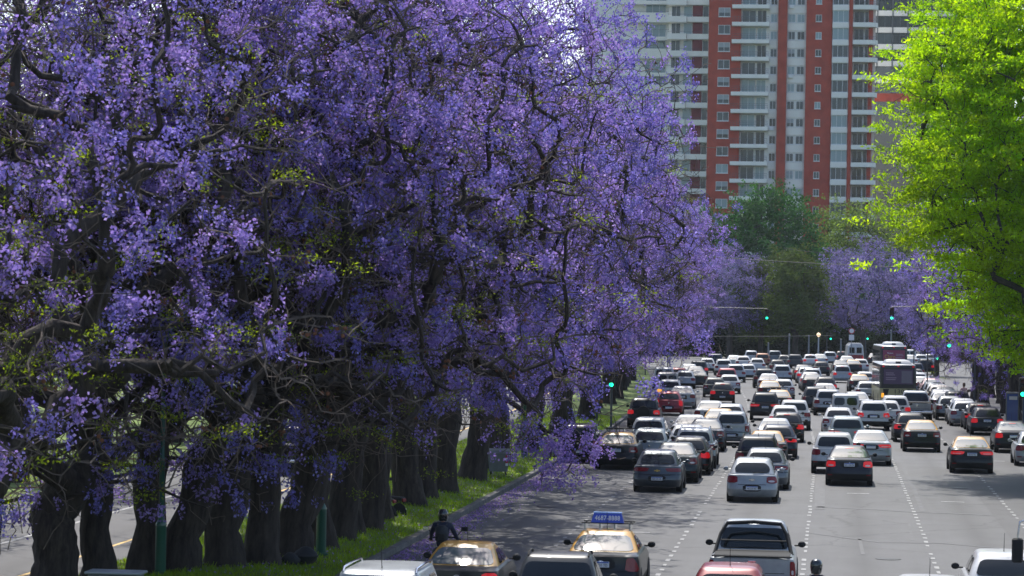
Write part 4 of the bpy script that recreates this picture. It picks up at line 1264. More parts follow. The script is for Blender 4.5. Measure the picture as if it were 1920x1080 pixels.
LANES = ((-8.0, 'the kerb lane'), (-4.15, 'the second lane'), (-.62, 'the third lane'), (2.8, 'the fourth lane'), (7.2, 'the fifth lane'), (99, 'the right-hand parked row'))
ORDN = lambda n: ORD[n] if n < len(ORD) else 'last'
CARS = [
    ('grey van with roof rails','van','silver',-7.99,53.9,'rails'),
    ('charcoal double-cab pickup with roof rails','oroch','charcoal',-5.30,58.5,'rails'),
    ('white car with short roof antenna at the bottom edge','hatch','white',1.96,58.2,''),
    ('dark red hatchback with whip antenna','hatch','maroon',-1.94,59.8,''),
    ('black taxi, yellow roof, lit lamps','sedan','taxi',-7.78,63.6,'lit vw'),
    ('white hatchback beside the black truck mirror','hatch','white',3.77,65.0,'vw'),
    ('silver pickup truck with black roll bar','pickup','silver',-1.67,67.6,'vw tall'),
    ('black taxi carrying a blue phone-number sign','sedan','taxi',-5.09,68.1,'sign toyota tri plate'),
    ('silver hatchback with oval rear window','hatch','silver',-2.62,102.5,'bowtie2 plate bumper'),
    ('dark grey hatchback with gold bowtie badge','hatch','slate',-6.12,106.8,'bowtie plate wide'),
    ('grey hatchback with slim lamps','hatch','slate2',-2.35,109.9,'wide'),
    ('dark green sedan','sedan','darkgreen',-5.83,113.1,''),
    ('black sedan with chrome lamps','sedan','navyblack',0.75,113.7,'renault plate white lit'),
    ('black crossover with roof rails','suv','black',-2.79,117.0,'rails'),
    ('black hatchback with lit brake light','hatch','black',-5.57,118.4,'lit'),
    ('black taxi with yellow cabin','sedan','taxi',-8.61,120.9,'renault plate white rack'),
    ('white crossover with black wheel arches','suv','white',0.17,121.5,''),
    ('pale grey crossover','suv','silver',-5.58,123.4,''),
    ('black taxi with yellow roof, alone in its lane','sedan','taxi',5.83,124.3,'wide lit plate'),
    ('black people carrier behind the hanging blossom','mpv','black',-10.56,125.2,'vert'),
    ('black taxi with yellow roof','sedan','taxi',-2.67,125.8,''),
    ('grey green hatchback','hatch','greygreen',-7.58,125.6,''),
    ('silver sedan with slim red lamps','sedan','silver',1.75,128.8,'wide lit'),
    ('white hatchback','hatch','white',-6.20,130.1,''),
    ('white hatchback cut by the right edge','hatch','silver',8.88,130.9,''),
    ('dark blue hatchback with wide lamp','hatch','navy',-2.32,132.7,'wide lit'),
    ('silver estate with wide red tail lights','mpv','silver',-8.15,134.3,'wide'),
    ('navy blue sedan','sedan','navy',-5.74,137.8,'plate'),
    ('silver sedan','sedan','silver',-2.60,140.4,''),
    ('pale grey crossover with blue number plate','suv','greygreen',0.78,140.7,'wide lit'),
    ('black taxi with yellow roof and pale lamps','sedan','taxi',4.31,142.1,'renault plate white'),
    ('white sedan','sedan','white',-6.71,142.7,''),
    ('dark blue sedan','sedan','navyblack',8.66,143.1,'lit'),
    ('tall silver people carrier','mpv','silver',-4.76,144.4,'vert'),
    ('black hatchback','hatch','black',-2.17,148.8,'lit'),
    ('black hatchback','hatch','black',4.05,152.0,'lit'),
    ('black taxi with yellow roof','sedan','taxi',-5.68,152.3,''),
    ('white hatchback','hatch','white',0.42,157.7,''),
    ('white hatchback with oval window','hatch','white',-2.44,159.3,'lit'),
    ('silver hatchback','hatch','silver',-5.38,160.1,''),
    ('black off-roader with spare wheel on its tailgate','suv','black',-10.21,162.7,'spare lit'),
    ('black estate','wagon','navyblack',8.43,162.9,'renault lit plate'),
    ('white crossover','suv','white',-2.00,164.0,''),
    ('white sedan with clear rear window','sedan','white',-6.67,164.9,''),
    ('white crossover with brake lights on','suv','white',2.35,165.9,'lit'),
    ('black estate with lit lamp','wagon','black',8.42,170.1,'lit'),
    ('white hatchback','hatch','white',3.22,171.9,''),
    ('white van with sticker on its window','van','white',0.84,172.5,''),
    ('silver hatchback','hatch','silver',7.79,174.8,''),
    ('white crossover with black window','suv','white',3.79,176.6,''),
    ('black crossover with chrome tailgate strip','suv','black',-3.91,177.5,'wide lit plate'),
    ('white hatchback','hatch','white',7.86,179.4,''),
    ('silver pickup truck with red lamps','pickup','silver',5.15,181.8,'tall'),
    ('dark red hatchback with lit lamps','hatch','red',-9.90,181.8,'vert lit'),
    ('grey hatchback','hatch','slate2',7.28,183.9,''),
    ('silver boxy off-roader','suv','silver',-0.19,187.8,''),
    ('black crossover','suv','black',7.94,189.2,''),
    ('white sedan with orange lamp','sedan','white',1.63,189.3,'lit'),
    ('black taxi with yellow roof','sedan','taxi',-3.34,190.6,'rack'),
    ('charcoal crossover','suv','charcoal',-0.99,193.2,'vert'),
    ('white sedan','sedan','white',7.31,194.1,''),
    ('silver sedan','sedan','silver',-9.77,195.0,''),
    ('white hatchback with red lamp','hatch','white',7.32,198.8,''),
    ('white crossover with orange indicator flashing','suv','white',-11.13,204.8,'ind'),
    ('dark grey sedan','sedan','charcoal',7.86,206.3,''),
    ('black hatchback with bright lamps','hatch','black',-7.54,206.3,'lit plate'),
    ('white sedan','sedan','white',-0.44,210.0,''),
    ('beige hatchback','hatch','beige',7.59,211.0,''),
    ('black taxi with yellow roof','sedan','taxi',-4.43,214.6,''),
    ('white hatchback','hatch','white',7.58,215.5,''),
    ('silver hatchback with red lamps','hatch','silver',2.60,218.0,''),
    ('silver hatchback with dark window','hatch','silver',-3.56,219.4,''),
    ('dark grey hatchback','hatch','slate',7.48,220.0,''),
    ('pale pink van','van','beige',-12.15,220.3,''),
    ('dark green hatchback','hatch','darkgreen',-8.67,220.7,''),
    ('black hatchback with brake lights on','hatch','black',-0.45,229.9,'lit'),
    ('white hatchback','hatch','white',-7.92,230.7,''),
    ('faded pink sedan','sedan','pink',7.83,232.4,''),
    ('white sedan','sedan','white',-5.01,238.0,''),
    ('white panel van','van','white',-13.44,238.0,''),
    ('black sedan','sedan','black',-1.51,241.4,''),
    ('black taxi with yellow roof','sedan','taxi',2.27,242.1,''),
    ('silver hatchback','hatch','silver',-11.99,242.6,''),
    ('white sedan','sedan','white',-1.74,247.1,'lit'),
    ('black sedan with chrome strip','sedan','black',-11.14,247.3,''),
    ('dark red crossover','suv','red',-8.75,248.4,''),
    ('charcoal crossover','suv','charcoal',-5.64,249.1,''),
    ('white hatchback','hatch','white',2.83,252.5,''),
    ('dark red hatchback','hatch','red',-13.10,253.7,''),
    ('silver crossover','suv','silver',-1.69,254.9,''),
    ('dark grey sedan','sedan','charcoal',-12.07,263.0,''),
    ('silver crossover with dark window','suv','silver',-8.64,266.9,''),
    ('silver hatchback','hatch','silver',-2.29,268.1,'lit'),
    ('silver crossover','suv','silver',-4.50,268.4,''),
    ('black hatchback','hatch','black',7.57,270.0,''),
    ('silver sedan','sedan','silver',-13.10,272.6,''),
    ('silver people carrier with orange lamps','mpv','silver',0.94,272.8,'lit'),
    ('silver hatchback','hatch','silver',-7.86,277.8,''),
    ('black sedan with white roof light','sedan','black',-2.70,280.3,'lit'),
    ('dark crossover braking','suv','charcoal',-12.59,280.6,'lit'),
    ('dark blue crossover','suv','navy',8.19,292.2,''),
    ('white crossover','suv','white',-10.65,292.3,''),
    ('black hatchback','hatch','black',-1.07,299.8,''),
    ('black hatchback','hatch','black',-5.58,304.7,''),
    ('white hatchback','hatch','white',-12.87,306.2,''),
    ('black sedan','sedan','black',0.91,309.9,''),
    ('white hatchback','hatch','white',-7.85,312.3,''),
    ('dark blue van','van','navy',-12.42,314.2,''),
    ('black taxi with yellow roof','sedan','taxi',2.27,314.9,''),
    ('black crossover','suv','black',10.01,317.1,'lit'),
    ('white hatchback','hatch','white',3.10,319.6,''),
    ('white hatchback','hatch','white',-9.69,324.9,''),
    ('blue grey sedan','sedan','greygreen',-10.85,329.6,''),
    ('dark van with white roof','suv','charcoal',-4.15,333.5,''),
    ('orange brown crossover','suv','brown',-7.88,336.9,''),
    ('charcoal hatchback','hatch','charcoal',-5.36,338.2,''),
    ('white sedan','sedan','white',1.73,340.5,''),
    ('white hatchback with red lamps','hatch','white',-2.52,346.4,'lit'),
    ('silver sedan','sedan','silver',-1.35,351.1,''),
    ('silver station wagon braking','mpv','silver',-9.74,358.5,'lit'),
    ('white sedan','sedan','white',9.48,358.9,''),
    ('grey crossover with roof load','suv','slate',-6.96,361.1,''),
    ('silver estate','mpv','silver',-0.24,362.3,''),
    ('silver hatchback','hatch','silver',10.91,364.1,'lit'),
    ('black sedan','sedan','black',5.32,366.9,''),
    ('white hatchback','hatch','white',12.20,368.6,'lit'),
    ('black hatchback with brake lights on','hatch','black',1.24,379.4,'lit'),
    ('white van','van','white',9.95,382.0,''),
    ('white sedan','sedan','white',11.35,400.3,''),
    ('grey sedan','sedan','slate2',7.35,239.5,''),
    ('white crossover','suv','white',7.1,246.0,''),
    ('black hatchback','hatch','black',6.95,252.6,''),
    ('silver hatchback','hatch','silver',6.9,259.0,''),
]
lane_of = lambda X, Y: next(n for l, n in LANES if X - bend(Y) < l)
infos = []
for d, t, p, X, Y, o in CARS:
    infos.append([d, t, p, X, Y, o, lane_of(X, Y) if Y < 285 else 'the far queue'])
seen_lab = {}; pos_in = {}; last_in = {}
for inf in infos:
    d, t, p, X, Y, o, ln = inf
    pos_in[ln] = pos_in.get(ln, 0) + 1
    if ln == 'the far queue':
        lab = '%s far up the avenue, %s' % (d, 'well left of the buses' if X < -6 else 'just left of the buses' if X < 3 else 'right of the buses')
        seen_lab[lab] = seen_lab.get(lab, 0) + 1
        if seen_lab[lab] > 1: lab += ', %s in line' % ORDN(seen_lab[lab] - 1)
    elif ' at ' in d or ' beside ' in d or ' behind ' in d or ' cut ' in d or ' alone ' in d: lab = d
    elif ln in last_in and len((d + last_in[ln]).split()) < 9: lab = '%s just ahead of the %s in %s' % (d, last_in[ln], ln)
    else: lab = '%s, %s vehicle up %s' % (d, ORDN(pos_in[ln] - 1), ln)
    if len(lab.split()) > 16 or (lab in seen_lab and ln != 'the far queue'): lab = '%s, %s vehicle up %s' % (d, ORDN(pos_in[ln] - 1), ln)
    seen_lab[lab] = seen_lab.get(lab, 0) + 1
    last_in[ln] = ' '.join(d.split(' with ')[0].split(' behind ')[0].split()[:4])
    e = make_car(t, p, X, Y, bend_angle(min(Y, 290)) * (.9 if X < 4 or Y < 240 else .3), o, far=Y > 235)
    cat = {'hatch': 'car', 'sedan': 'car', 'suv': 'car', 'mpv': 'car', 'wagon': 'car', 'van': 'van', 'pickup': 'pickup', 'oroch': 'pickup'}[t]
    if p == 'taxi': cat = 'taxi'
    tag(e, lab, cat, 'parked cars along the right kerb' if ln == 'the right-hand parked row' else 'traffic on the avenue')


# buses
M['bus_cream'] = mat('bus_cream', (.46, .44, .22), rough=.45, coat=.4)
M['bus_green'] = mat('bus_green', (.03, .09, .06), rough=.4, coat=.4)
M['bus_black'] = mat('bus_black', (.012, .014, .018), rough=.35, coat=.5)
M['bus_roof'] = mat('bus_roof_white', (.36, .39, .42), rough=.4)
M['ad_pink'] = mat('pink_poster', (.30, .05, .12), rough=.4)
M['ad_mauve'] = mat('mauve_poster', (.11, .075, .15), rough=.3)
M['ad_pale'] = mat('pale_poster_area', (.20, .19, .24), rough=.35)
M['ad_yellow'] = mat('yellow_lettering', (.62, .42, .06), rough=.5)
M['pale_ink'] = mat('faded_lettering', (.38, .30, .38), rough=.5)


def bus(X, Y, head, label, ad, front):
    e = empty('city_bus', (X, Y, 0), head); tag(e, label, 'bus', 'city buses')
    L = 11.5; y = -L / 2; w = 1.25
    rr = lambda z, i, ww: [(-ww + .12, y + i, z), (ww - .12, y + i, z), (ww, y + i + .12, z), (ww, -y - .12, z), (ww - .12, -y, z), (-ww + .12, -y, z), (-ww, -y - .12, z), (-ww, y + i + .12, z)]
    MB().loft([rr(.35, .05, w - .03), rr(.5, 0, w), rr(1.35, 0, w)]).build('lower_body', M['bus_cream'], e, smooth=35)
    MB().loft([rr(1.352, 0.0, w), rr(2.75, .05, w - .02), rr(2.95, .10, w - .06)]).build('upper_body', M['bus_black'], e, smooth=35)
    MB().loft([rr(2.952, .08, w - .07), rr(3.02, .15, w - .14)]).build('roof', M['bus_roof'], e, smooth=35)
    pod = [[(-.95, y + .25, 3.02), (.95, y + .25, 3.02), (.95, y + 3.2, 3.02), (-.95, y + 3.2, 3.02)], [(-.80, y + .45, 3.26), (.80, y + .45, 3.26), (.80, y + 3.0, 3.26), (-.80, y + 3.0, 3.26)],
           [(-.55, y + .6, 3.32), (.55, y + .6, 3.32), (.55, y + 2.8, 3.32), (-.55, y + 2.8, 3.32)]]
    p_ = MB().loft(pod).build('air_conditioner', M['bus_roof'], e, smooth=30)
    MB().box(-.18, .18, y + .30, y + .36, 3.10, 3.20).build('vent', M['trim'], p_)
    ps = MB().box(-1.0, 1.0, y - .012, y + .02, 1.65, 2.66).build('rear_poster', M[ad], e)
    if front:
        MB().box(.22, .92, y - .018, y - .013, 1.72, 2.56).build('poster_picture', M['ad_pale'], ps)
        for i, (zz, ln) in enumerate(((2.38, .55), (2.25, .62), (2.05, .72), (1.93, .66))): MB().box(-.85, -.85 + ln, y - .018, y - .013, zz, zz + .055).build('print_line', M['pale_ink'], ps)
        pn = MB().box(-.55, .62, y - .014, y + .02, .92, 1.34).build('number_panel', M['bus_cream'], e)
        lettering('130', .40, M['ink'], pn, (.05, y - .018, 1.14), 1.25, 'route_number')
        for sg in (-1, 1): MB().add([(sg * .72, y - .014, .9), (sg * .98, y - .014, .9), (sg * 1.02, y - .014, 1.3), (sg * .62, y - .014, 1.3)], [(0, 1, 2, 3)]).build('vent_panel', M['trim'], e)
    else:
        lettering('Nuevo', .20, M['white_ink'], ps, (-.33, y - .016, 2.42), 1.0)
        lettering('Claro', .42, M['ad_yellow'], ps, (-.36, y - .016, 2.13), 1.05)
        for i, (zz, ln) in enumerate(((2.32, .62), (2.20, .70), (2.05, .6), (1.92, .66))): MB().box(.18, .18 + ln, y - .018, y - .013, zz, zz + .05).build('print_line', M['pale_ink'], ps)
    for sg in (-1, 1):
        MB().box(sg * 1.05 - .09, sg * 1.05 + .09, y - .03, y + .02, .72, 1.02, .01).build('tail_light', M['lamp_orange' if front and sg < 0 else 'lamp_lit'], e)
        MB().box(sg * 1.02 - .06, sg * 1.02 + .06, y + .05, y + .09, 2.80, 2.90).build('marker_light', M['lamp_lit'], e)
        for k in range(5):
            MB().box(sg * (w - .012) - .02, sg * (w - .012) + .02, y + .8 + k * 2.05, y + 2.6 + k * 2.05, 1.55, 2.6, .01).build('side_window', M['glass'], e)
        for wy in (y + 2.2, -y - 2.6):
            wh = MB().lathe([(.3, -.14), (.46, -.14), (.5, -.10), (.5, .10), (.46, .14), (.3, .14)], 20, axis='x').build('wheel', M['tyre'], e, (sg * (w - .13), wy, .5), smooth=40)
    MB().box(-.06, .06, y + .05, y + .09, 2.84, 2.92).build('marker_light', M['lamp_lit'], e)
    return e


bus(4.40, 209.0, bend_angle(209) * .9, 'city bus numbered 130 with mauve poster on its rear window', 'ad_mauve', True)
bus(5.45, 278.0, bend_angle(244) * .9, 'black city bus with pink poster behind bus 130', 'ad_pink', False).scale = (1, 1, 1.16)
# white minibus
e = empty('white_minibus', (2.74, 354.5, 0), .05); tag(e, 'tall white minibus with red lower panel in the far queue', 'minibus')
wv = .98
ring = lambda z, ww, i=0: [(-ww + .1, -2.7 + i, z), (ww - .1, -2.7 + i, z), (ww, -2.6 + i, z), (ww, 2.6, z), (-ww, 2.6, z), (-ww, -2.6 + i, z)]
MB().loft([ring(.35, wv), ring(1.55, wv), ring(2.5, wv - .10, .05), ring(2.72, wv - .28, .15)]).build('body', M['paint_white'], e, smooth=30)
MB().box(-.9, .9, -2.725, -2.69, .95, 1.42, .005).build('red_panel', M['paint_red'], e)
for sg in (-1, 1):
    MB().box(sg * .42 - .3, sg * .42 + .3, -2.715, -2.65, 1.62, 2.30, .01).build('rear_window', M['glass'], e)
    MB().box(sg * .85 - .08, sg * .85 + .08, -2.74, -2.7, .95, 1.25, .005).build('tail_light', M['lamp_lit'], e)
    for wy in (-1.7, 1.7): MB().lathe([(.2, -.1), (.34, -.1), (.34, .1), (.2, .1)], 16, axis='x').build('wheel', M['tyre'], e, (sg * .87, wy, .34))
MB().box(-.7, .7, -2.2, 1.5, 2.725, 2.80, .02).build('roof_rack', M['bus_roof'], e)

# ------------------------------------------------------------------ riders and people
def skin_person(name, joints, edges, ma, parent, root=0, sub=2):
    me = bpy.data.meshes.new(name)
    me.from_pydata([j[0] for j in joints], edges, [])
    o = put(name, me, ma, parent)
    md = o.modifiers.new('skin', 'SKIN')
    for i, j in enumerate(joints):
        r = j[1]
        me.skin_vertices[0].data[i].radius = (r, r) if not hasattr(r, '__len__') else r
    me.skin_vertices[0].data[root].use_root = True
    md.use_smooth_shade = True
    sb = o.modifiers.new('sub', 'SUBSURF'); sb.levels = sub; sb.render_levels = sub
    return o


M['jacket'] = mat('navy_jacket', (.012, .018, .045), rough=.7, noise=.2, nscale=9, bump=.3, bscale=14)
M['bag'] = mat('dark_backpack', (.022, .026, .032), rough=.75, noise=.2, nscale=8)
M['jeans'] = mat('dark_jeans', (.02, .028, .05), rough=.85)
M['helmet'] = mat('black_helmet', (.012, .016, .018), rough=.18, coat=.8)
M['pink_top'] = mat('pale_pink_top', (.62, .42, .40), rough=.8)
M['pale_shorts'] = mat('pale_blue_shorts', (.55, .60, .72), rough=.8)
M['hair'] = mat('brown_hair', (.09, .045, .025), rough=.6)
M['bike_red'] = mat('motorcycle_paint', (.05, .012, .014), rough=.3, coat=.6)


def motorcycle(X, Y, head, label, riderlabel=None):
    e = empty('motorcycle', (X, Y, 0), head); tag(e, label, 'motorcycle')
    for wy in (-.62, .62):
        w = MB().lathe([(.22, -.05), (.28, -.055), (.31, 0), (.28, .055), (.22, .05)], 20, axis='x').build('wheel', M['tyre'], e, (0, wy, .31), smooth=50)
        MB().lathe([(.03, -.05), (.03, .05)], 10, axis='x').build('hub', M['rim'], w)
        sp = MB()
        for k in range(6): a = k * math.pi / 3; sp.tube([(0, 0, 0), (0, .22 * math.cos(a), .22 * math.sin(a))], .012, 4)
        sp.build('spokes', M['rim'], w)
    MB().box(-.14, .14, -.18, .28, .30, .62, .05).build('engine', M['trim'], e)
    MB().loft([[(-.08, -.1, .66), (.08, -.1, .66), (.10, .40, .72), (-.10, .40, .72)], [(-.13, -.06, .80), (.13, -.06, .80), (.14, .36, .86), (-.14, .36, .86)], [(-.07, 0, .90), (.07, 0, .90), (.08, .30, .94), (-.08, .30, .94)]]).build('fuel_tank', M['bike_red'], e, smooth=60)
    MB().box(-.14, .14, -.78, -.10, .70, .80, .04).build('seat', M['trim'], e)
    MB().tube([(0, .62, .31), (0, .42, .95), (0, .36, 1.05)], .035, 6).build('fork', M['chrome'], e)
    MB().tube([(-.38, .22, 1.02), (-.22, .34, 1.06), (.22, .34, 1.06), (.38, .22, 1.02)], .018, 6).build('handlebar', M['trim'], e)
    MB().tube([(.16, .2, .35), (.18, -.7, .42)], .045, 8).build('exhaust', M['chrome'], e)
    MB().box(-.07, .07, -.86, -.80, .66, .76, .01).build('tail_light', M['lamp_red'], e)
    if riderlabel: MB().box(-.1, .1, -.88, -.86, .48, .62).build('number_plate', M['plate'], e)
    for sg in (-1, 1):
        m_ = MB().tube([(sg * .26, .32, 1.06), (sg * .40, .26, 1.24)], .010, 5).build('mirror_stem', M['trim'], e)
        MB().box(sg * .46 - .075, sg * .46 + .075, .235, .26, 1.22, 1.32, .012).build('mirror', M['chrome' if sg < 0 else 'trim'], e)
    if riderlabel:
        p = empty('person', (X, Y, 0), head); p.scale = (.95, 1, .97); tag(p, riderlabel, 'person')
        J_ = [((0, -.30, .86), (.15, .13)), ((0, -.28, 1.05), (.15, .11)), ((0, -.22, 1.28), (.19, .12)), ((0, -.19, 1.42), (.17, .10)), ((0, -.17, 1.52), .06)]
        E_ = [(0, 1), (1, 2), (2, 3), (3, 4)]
        for sg in (-1, 1):
            b = len(J_)
            J_ += [((sg * .20, -.18, 1.42), .075), ((sg * .30, -.06, 1.20), .055), ((sg * .33, .14, 1.07), .042), ((sg * .34, .22, 1.04), .036)]
            E_ += [(3, b), (b, b + 1), (b + 1, b + 2), (b + 2, b + 3)]
        skin_person('jacket', J_, E_, M['jacket'], p)
        J2 = [((0, -.30, .84), (.15, .12))]; E2 = []
        for sg in (-1, 1):
            b = len(J2)
            J2 += [((sg * .12, -.22, .80), .095), ((sg * .24, .18, .72), .075), ((sg * .22, .06, .40), .055), ((sg * .22, .02, .30), .045), ((sg * .22, .16, .27), .04)]
            E2 += [(0, b), (b, b + 1), (b + 1, b + 2), (b + 2, b + 3), (b + 3, b + 4)]
        skin_person('trousers', J2, E2, M['jeans'], p)
        for sg in (-1, 1):                               # hands closed round the grips
            hd = MB().box(sg * .35 - .035, sg * .35 + .035, .18, .26, 1.00, 1.05, .012).build('hand', M['skin'], p)
            for f_ in range(4):
                MB().tube([(sg * .35 - .03 + .02 * f_, .23, 1.045), (sg * .35 - .03 + .02 * f_, .275, 1.04), (sg * .35 - .03 + .02 * f_, .27, 1.0), (sg * .35 - .03 + .02 * f_, .24, .99)], .009, 5).build('finger', M['skin'], hd)
            MB().tube([(sg * .31, .20, 1.03), (sg * .29, .235, 1.0), (sg * .30, .26, .99)], .010, 5).build('thumb', M['skin'], hd)
        h = MB()
        h.lathe([(.05, -.14), (.10, -.135), (.118, -.06), (.128, .02), (.122, .08), (.095, .13), (.05, .155), (.01, .162)], 18, (0, -.14, 1.66))
        hl = h.build('helmet', M['helmet'], p, smooth=60)
        MB().tube([(.10 * math.cos(a) * 1.18, -.14 + .10 * math.sin(a) * 1.24, 1.66) for a in [R(20 + 14 * k) for k in range(11)]], .022, 5).build('visor', M['glass'], hl)
        MB().lathe([(.05, -.02), (.055, .03)], 12, (0, -.16, 1.52)).build('neck', M['skin'], p)
        bp = MB().box(-.15, .15, -.50, -.31, 1.02, 1.44, .06).build('backpack', M['bag'], p, smooth=60)
        MB().box(-.10, .10, -.535, -.50, 1.06, 1.24, .015).build('pocket', M['trim'], bp)
        for sg in (-1, 1): MB().tube([(sg * .11, -.36, 1.42), (sg * .12, -.20, 1.50), (sg * .12, -.07, 1.40)], .02, 5).build('strap', M['bag'], bp)
    return e


motorcycle(-9.05, 68.9, .0, 'motorcycle ridden ahead of the taxi by the left kerb', 'motorcyclist in navy jacket, black helmet and dark backpack near left kerb')
motorcycle(-.22, 57.6, .0, 'motorcycle at the bottom edge beside the dark red hatchback', 'motorcyclist of whom only a shiny helmet shows at the bottom edge')
motorcycle(-13.3, 87.6, .9, 'dark motorcycle parked on the grass between the trunks')
motorcycle(-13.6, 86.6, 1.2, 'second dark motorcycle parked close behind the first between trunks')
# someone walking on the right-hand pavement
p = empty('person', (8.95, 200.5, .142), .2); tag(p, 'pedestrian in pink top and pale shorts on the right pavement', 'person')
J_ = [((0, 0, .92), (.14, .10)), ((0, 0, 1.12), (.125, .09)), ((0, 0, 1.34), (.16, .10)), ((0, 0, 1.44), (.06, .06))]; E_ = [(0, 1), (1, 2), (2, 3)]
for sg in (-1, 1):
    b = len(J_); J_ += [((sg * .18, 0, 1.38), .055), ((sg * .23, -.03, 1.22), .045)]; E_ += [(2, b), (b, b + 1)]
skin_person('top', J_, E_, M['pink_top'], p)
J_ = [((0, 0, .94), (.14, .10))]; E_ = []
for sg in (-1, 1):
    b = len(J_); J_ += [((sg * .09, 0, .84), .095), ((sg * .10, sg * .06, .58), .085)]; E_ += [(0, b), (b, b + 1)]
skin_person('shorts', J_, E_, M['pale_shorts'], p)
for sg in (-1, 1):
    skin_person('leg', [((sg * .10, sg * .05, .62), .07), ((sg * .10, sg * .10, .45), .055), ((sg * .10, sg * .12, .25), .05), ((sg * .10, sg * .13, .07), .035), ((sg * .10, sg * .13 + .12, .03), .03)], [(0, 1), (1, 2), (2, 3), (3, 4)], M['skin'], p)
    skin_person('arm', [((sg * .23, -.03, 1.24), .04), ((sg * .27, -.02, 1.08), .035), ((sg * .27, .08, .90), .028), ((sg * .27, .10, .82), .025)], [(0, 1), (1, 2), (2, 3)], M['skin'], p)
hd = MB().lathe([(.05, 1.42), (.055, 1.50), (.075, 1.54), (.088, 1.62), (.085, 1.68), (.06, 1.74), (.01, 1.76)], 14).build('head', M['skin'], p, smooth=60)
MB().lathe([(.08, 1.50), (.10, 1.60), (.10, 1.68), (.075, 1.75), (.01, 1.775)], 14, (0, -.02, .005)).build('hair', M['hair'], p, smooth=60)

# ------------------------------------------------------------------ street furniture
M['green_post'] = mat('dark_green_enamel', (.006, .085, .055), rough=.3, coat=.5)
M['pole_grey'] = mat('grey_galvanised', (.20, .22, .24), rough=.5, metal=.5)
M['pole_dark'] = mat('dark_grey_pole', (.06, .07, .08), rough=.5)
M['tl_black'] = mat('signal_black', (.012, .012, .014), rough=.5)
M['tl_green'] = mat('green_signal', (.02, .5, .3), rough=.3, emit=(.02, 1.0, .50), estr=2.2)
M['tl_red_off'] = mat('unlit_red_signal', (.06, .012, .012), rough=.3)
M['tl_amber_off'] = mat('unlit_amber_signal', (.05, .03, .01), rough=.3)
M['globe'] = mat('lamp_globe', (.75, .62, .45), rough=.4, emit=(1, .72, .42), estr=.8)
M['poster_blue'] = mat('blue_poster', (.012, .05, .30), rough=.3, coat=.6, c2=(.02, .10, .36), nscale=1.5)
M['sign_red'] = mat('sign_red', (.45, .04, .06), rough=.4)
M['bin_grey'] = mat('grey_plastic_bin', (.16, .175, .18), rough=.6, noise=.15, nscale=3)
M['wire'] = mat('cable', (.05, .055, .06), rough=.6)


def lamp_post(x, y, label):
    e = empty('lamp_post', (x, y, verge_z(x, y) - .03)); tag(e, label, 'lamp post', 'green lamp posts')
    MB().lathe([(.20, 0), (.20, .06), (.13, .10), (.125, 1.15), (.135, 1.20), (.09, 1.28), (.075, 1.32)], 16).build('base', M['green_post'], e, smooth=40)
    MB().lathe([(.07, 1.3), (.062, 2.6), (.075, 2.63), (.075, 2.7), (.055, 2.74), (.045, 5.2)], 14).build('pole', M['green_post'], e, smooth=40)
    MB().tube([(0, 0, 5.1), (.1, 0, 5.6), (.5, 0, 5.85), (.9, 0, 5.8)], .03, 6).build('arm', M['green_post'], e, smooth=60)
    MB().lathe([(.02, 0), (.16, -.05), (.20, -.16), (.10, -.22)], 14, (.9, 0, 5.82)).build('lamp_head', M['green_post'], e, smooth=50)


lamp_post(-12.68, 72.9, 'dark green lamp post standing on the grass between the trunks')
lamp_post(-15.2, 66.0, 'green lamp post at the bottom edge among the big trunks')
lamp_post(-12.7, 122.0, 'green lamp post farther up the verge past the bin')


def traffic_light(pole, zh, heads, label, h=None, r=.06):
    """pole foot, then heads (x, y, z) reached by an arm when they hang away from the pole"""
    x, y = pole
    e = empty('traffic_light', (x, y, 0)); tag(e, label, 'traffic light', 'traffic lights')
    h = h or zh + .6
    MB().lathe([(r * 1.8, 0), (r * 1.8, .1), (r, .16), (r * .85, h)], 10).build('pole', M['pole_dark'], e)
    for hx, hy, hz in heads:
        dx, dy = hx - x, hy - y
        if abs(dx) > .5: MB().tube([(0, 0, h - .3), (dx * .3, dy * .3, hz + .62), (dx, dy, hz + .55)], .03, 6).build('arm', M['pole_dark'], e)
        hd = MB().box(dx - .17, dx + .17, dy - .12, dy + .12, hz - .52, hz + .52, .03).build('signal_head', M['tl_black'], e)
        for k, (mz, mm) in enumerate(((.33, 'tl_red_off'), (0, 'tl_amber_off'), (-.33, 'tl_green'))):
            MB().lathe([(.115, 0), (.11, -.02), (.07, -.04), (.01, -.046)], 14, (dx, dy - .12, hz + mz), 'y').build('signal_lens', M[mm], hd, smooth=60)
            MB().add([(dx + .13 * math.cos(a), dy - .12 - q, hz + mz + .13 * math.sin(a)) for q in (0, .16) for a in [math.pi * i / 8 for i in range(9)]],
                     [(i, i + 1, i + 10, i + 9) for i in range(8)]).build('visor', M['tl_black'], hd)


traffic_light((10.0 + bend(228), 230), 6.2, [(4.63, 230, 6.45)], 'green traffic light hanging on an arm above bus 130')
traffic_light((-12.0 + bend(280), 280), 6.0, [(-6.14, 280, 6.15)], 'green traffic light hanging on an arm left of the olive tree')
traffic_light((-11.75, 158), 2.7, [(-11.75, 157.8, 2.75)], 'low green traffic light on the verge kerb near the crossing')
traffic_light((9.9 + bend(185), 186), 4.9, [(7.35, 186, 4.9)], 'green traffic light in front of the lime tree twigs above parked cars')
traffic_light((10.05, 152), 2.7, [(9.75, 151.8, 2.85)], 'low green traffic light at the right edge beside the blue poster')
traffic_light((9.7 + bend(232), 250), 3.0, [(8.9, 250, 3.1)], 'low green traffic light beyond the parked row')
traffic_light((-16.4, 300), 3.6, [(-16.2, 299.8, 3.75)], 'small green traffic light under the left blossom')
traffic_light((-14.5, 262), 4.0, [(-14.2, 261.8, 4.3)], 'small green traffic light left of the far dark crossover')
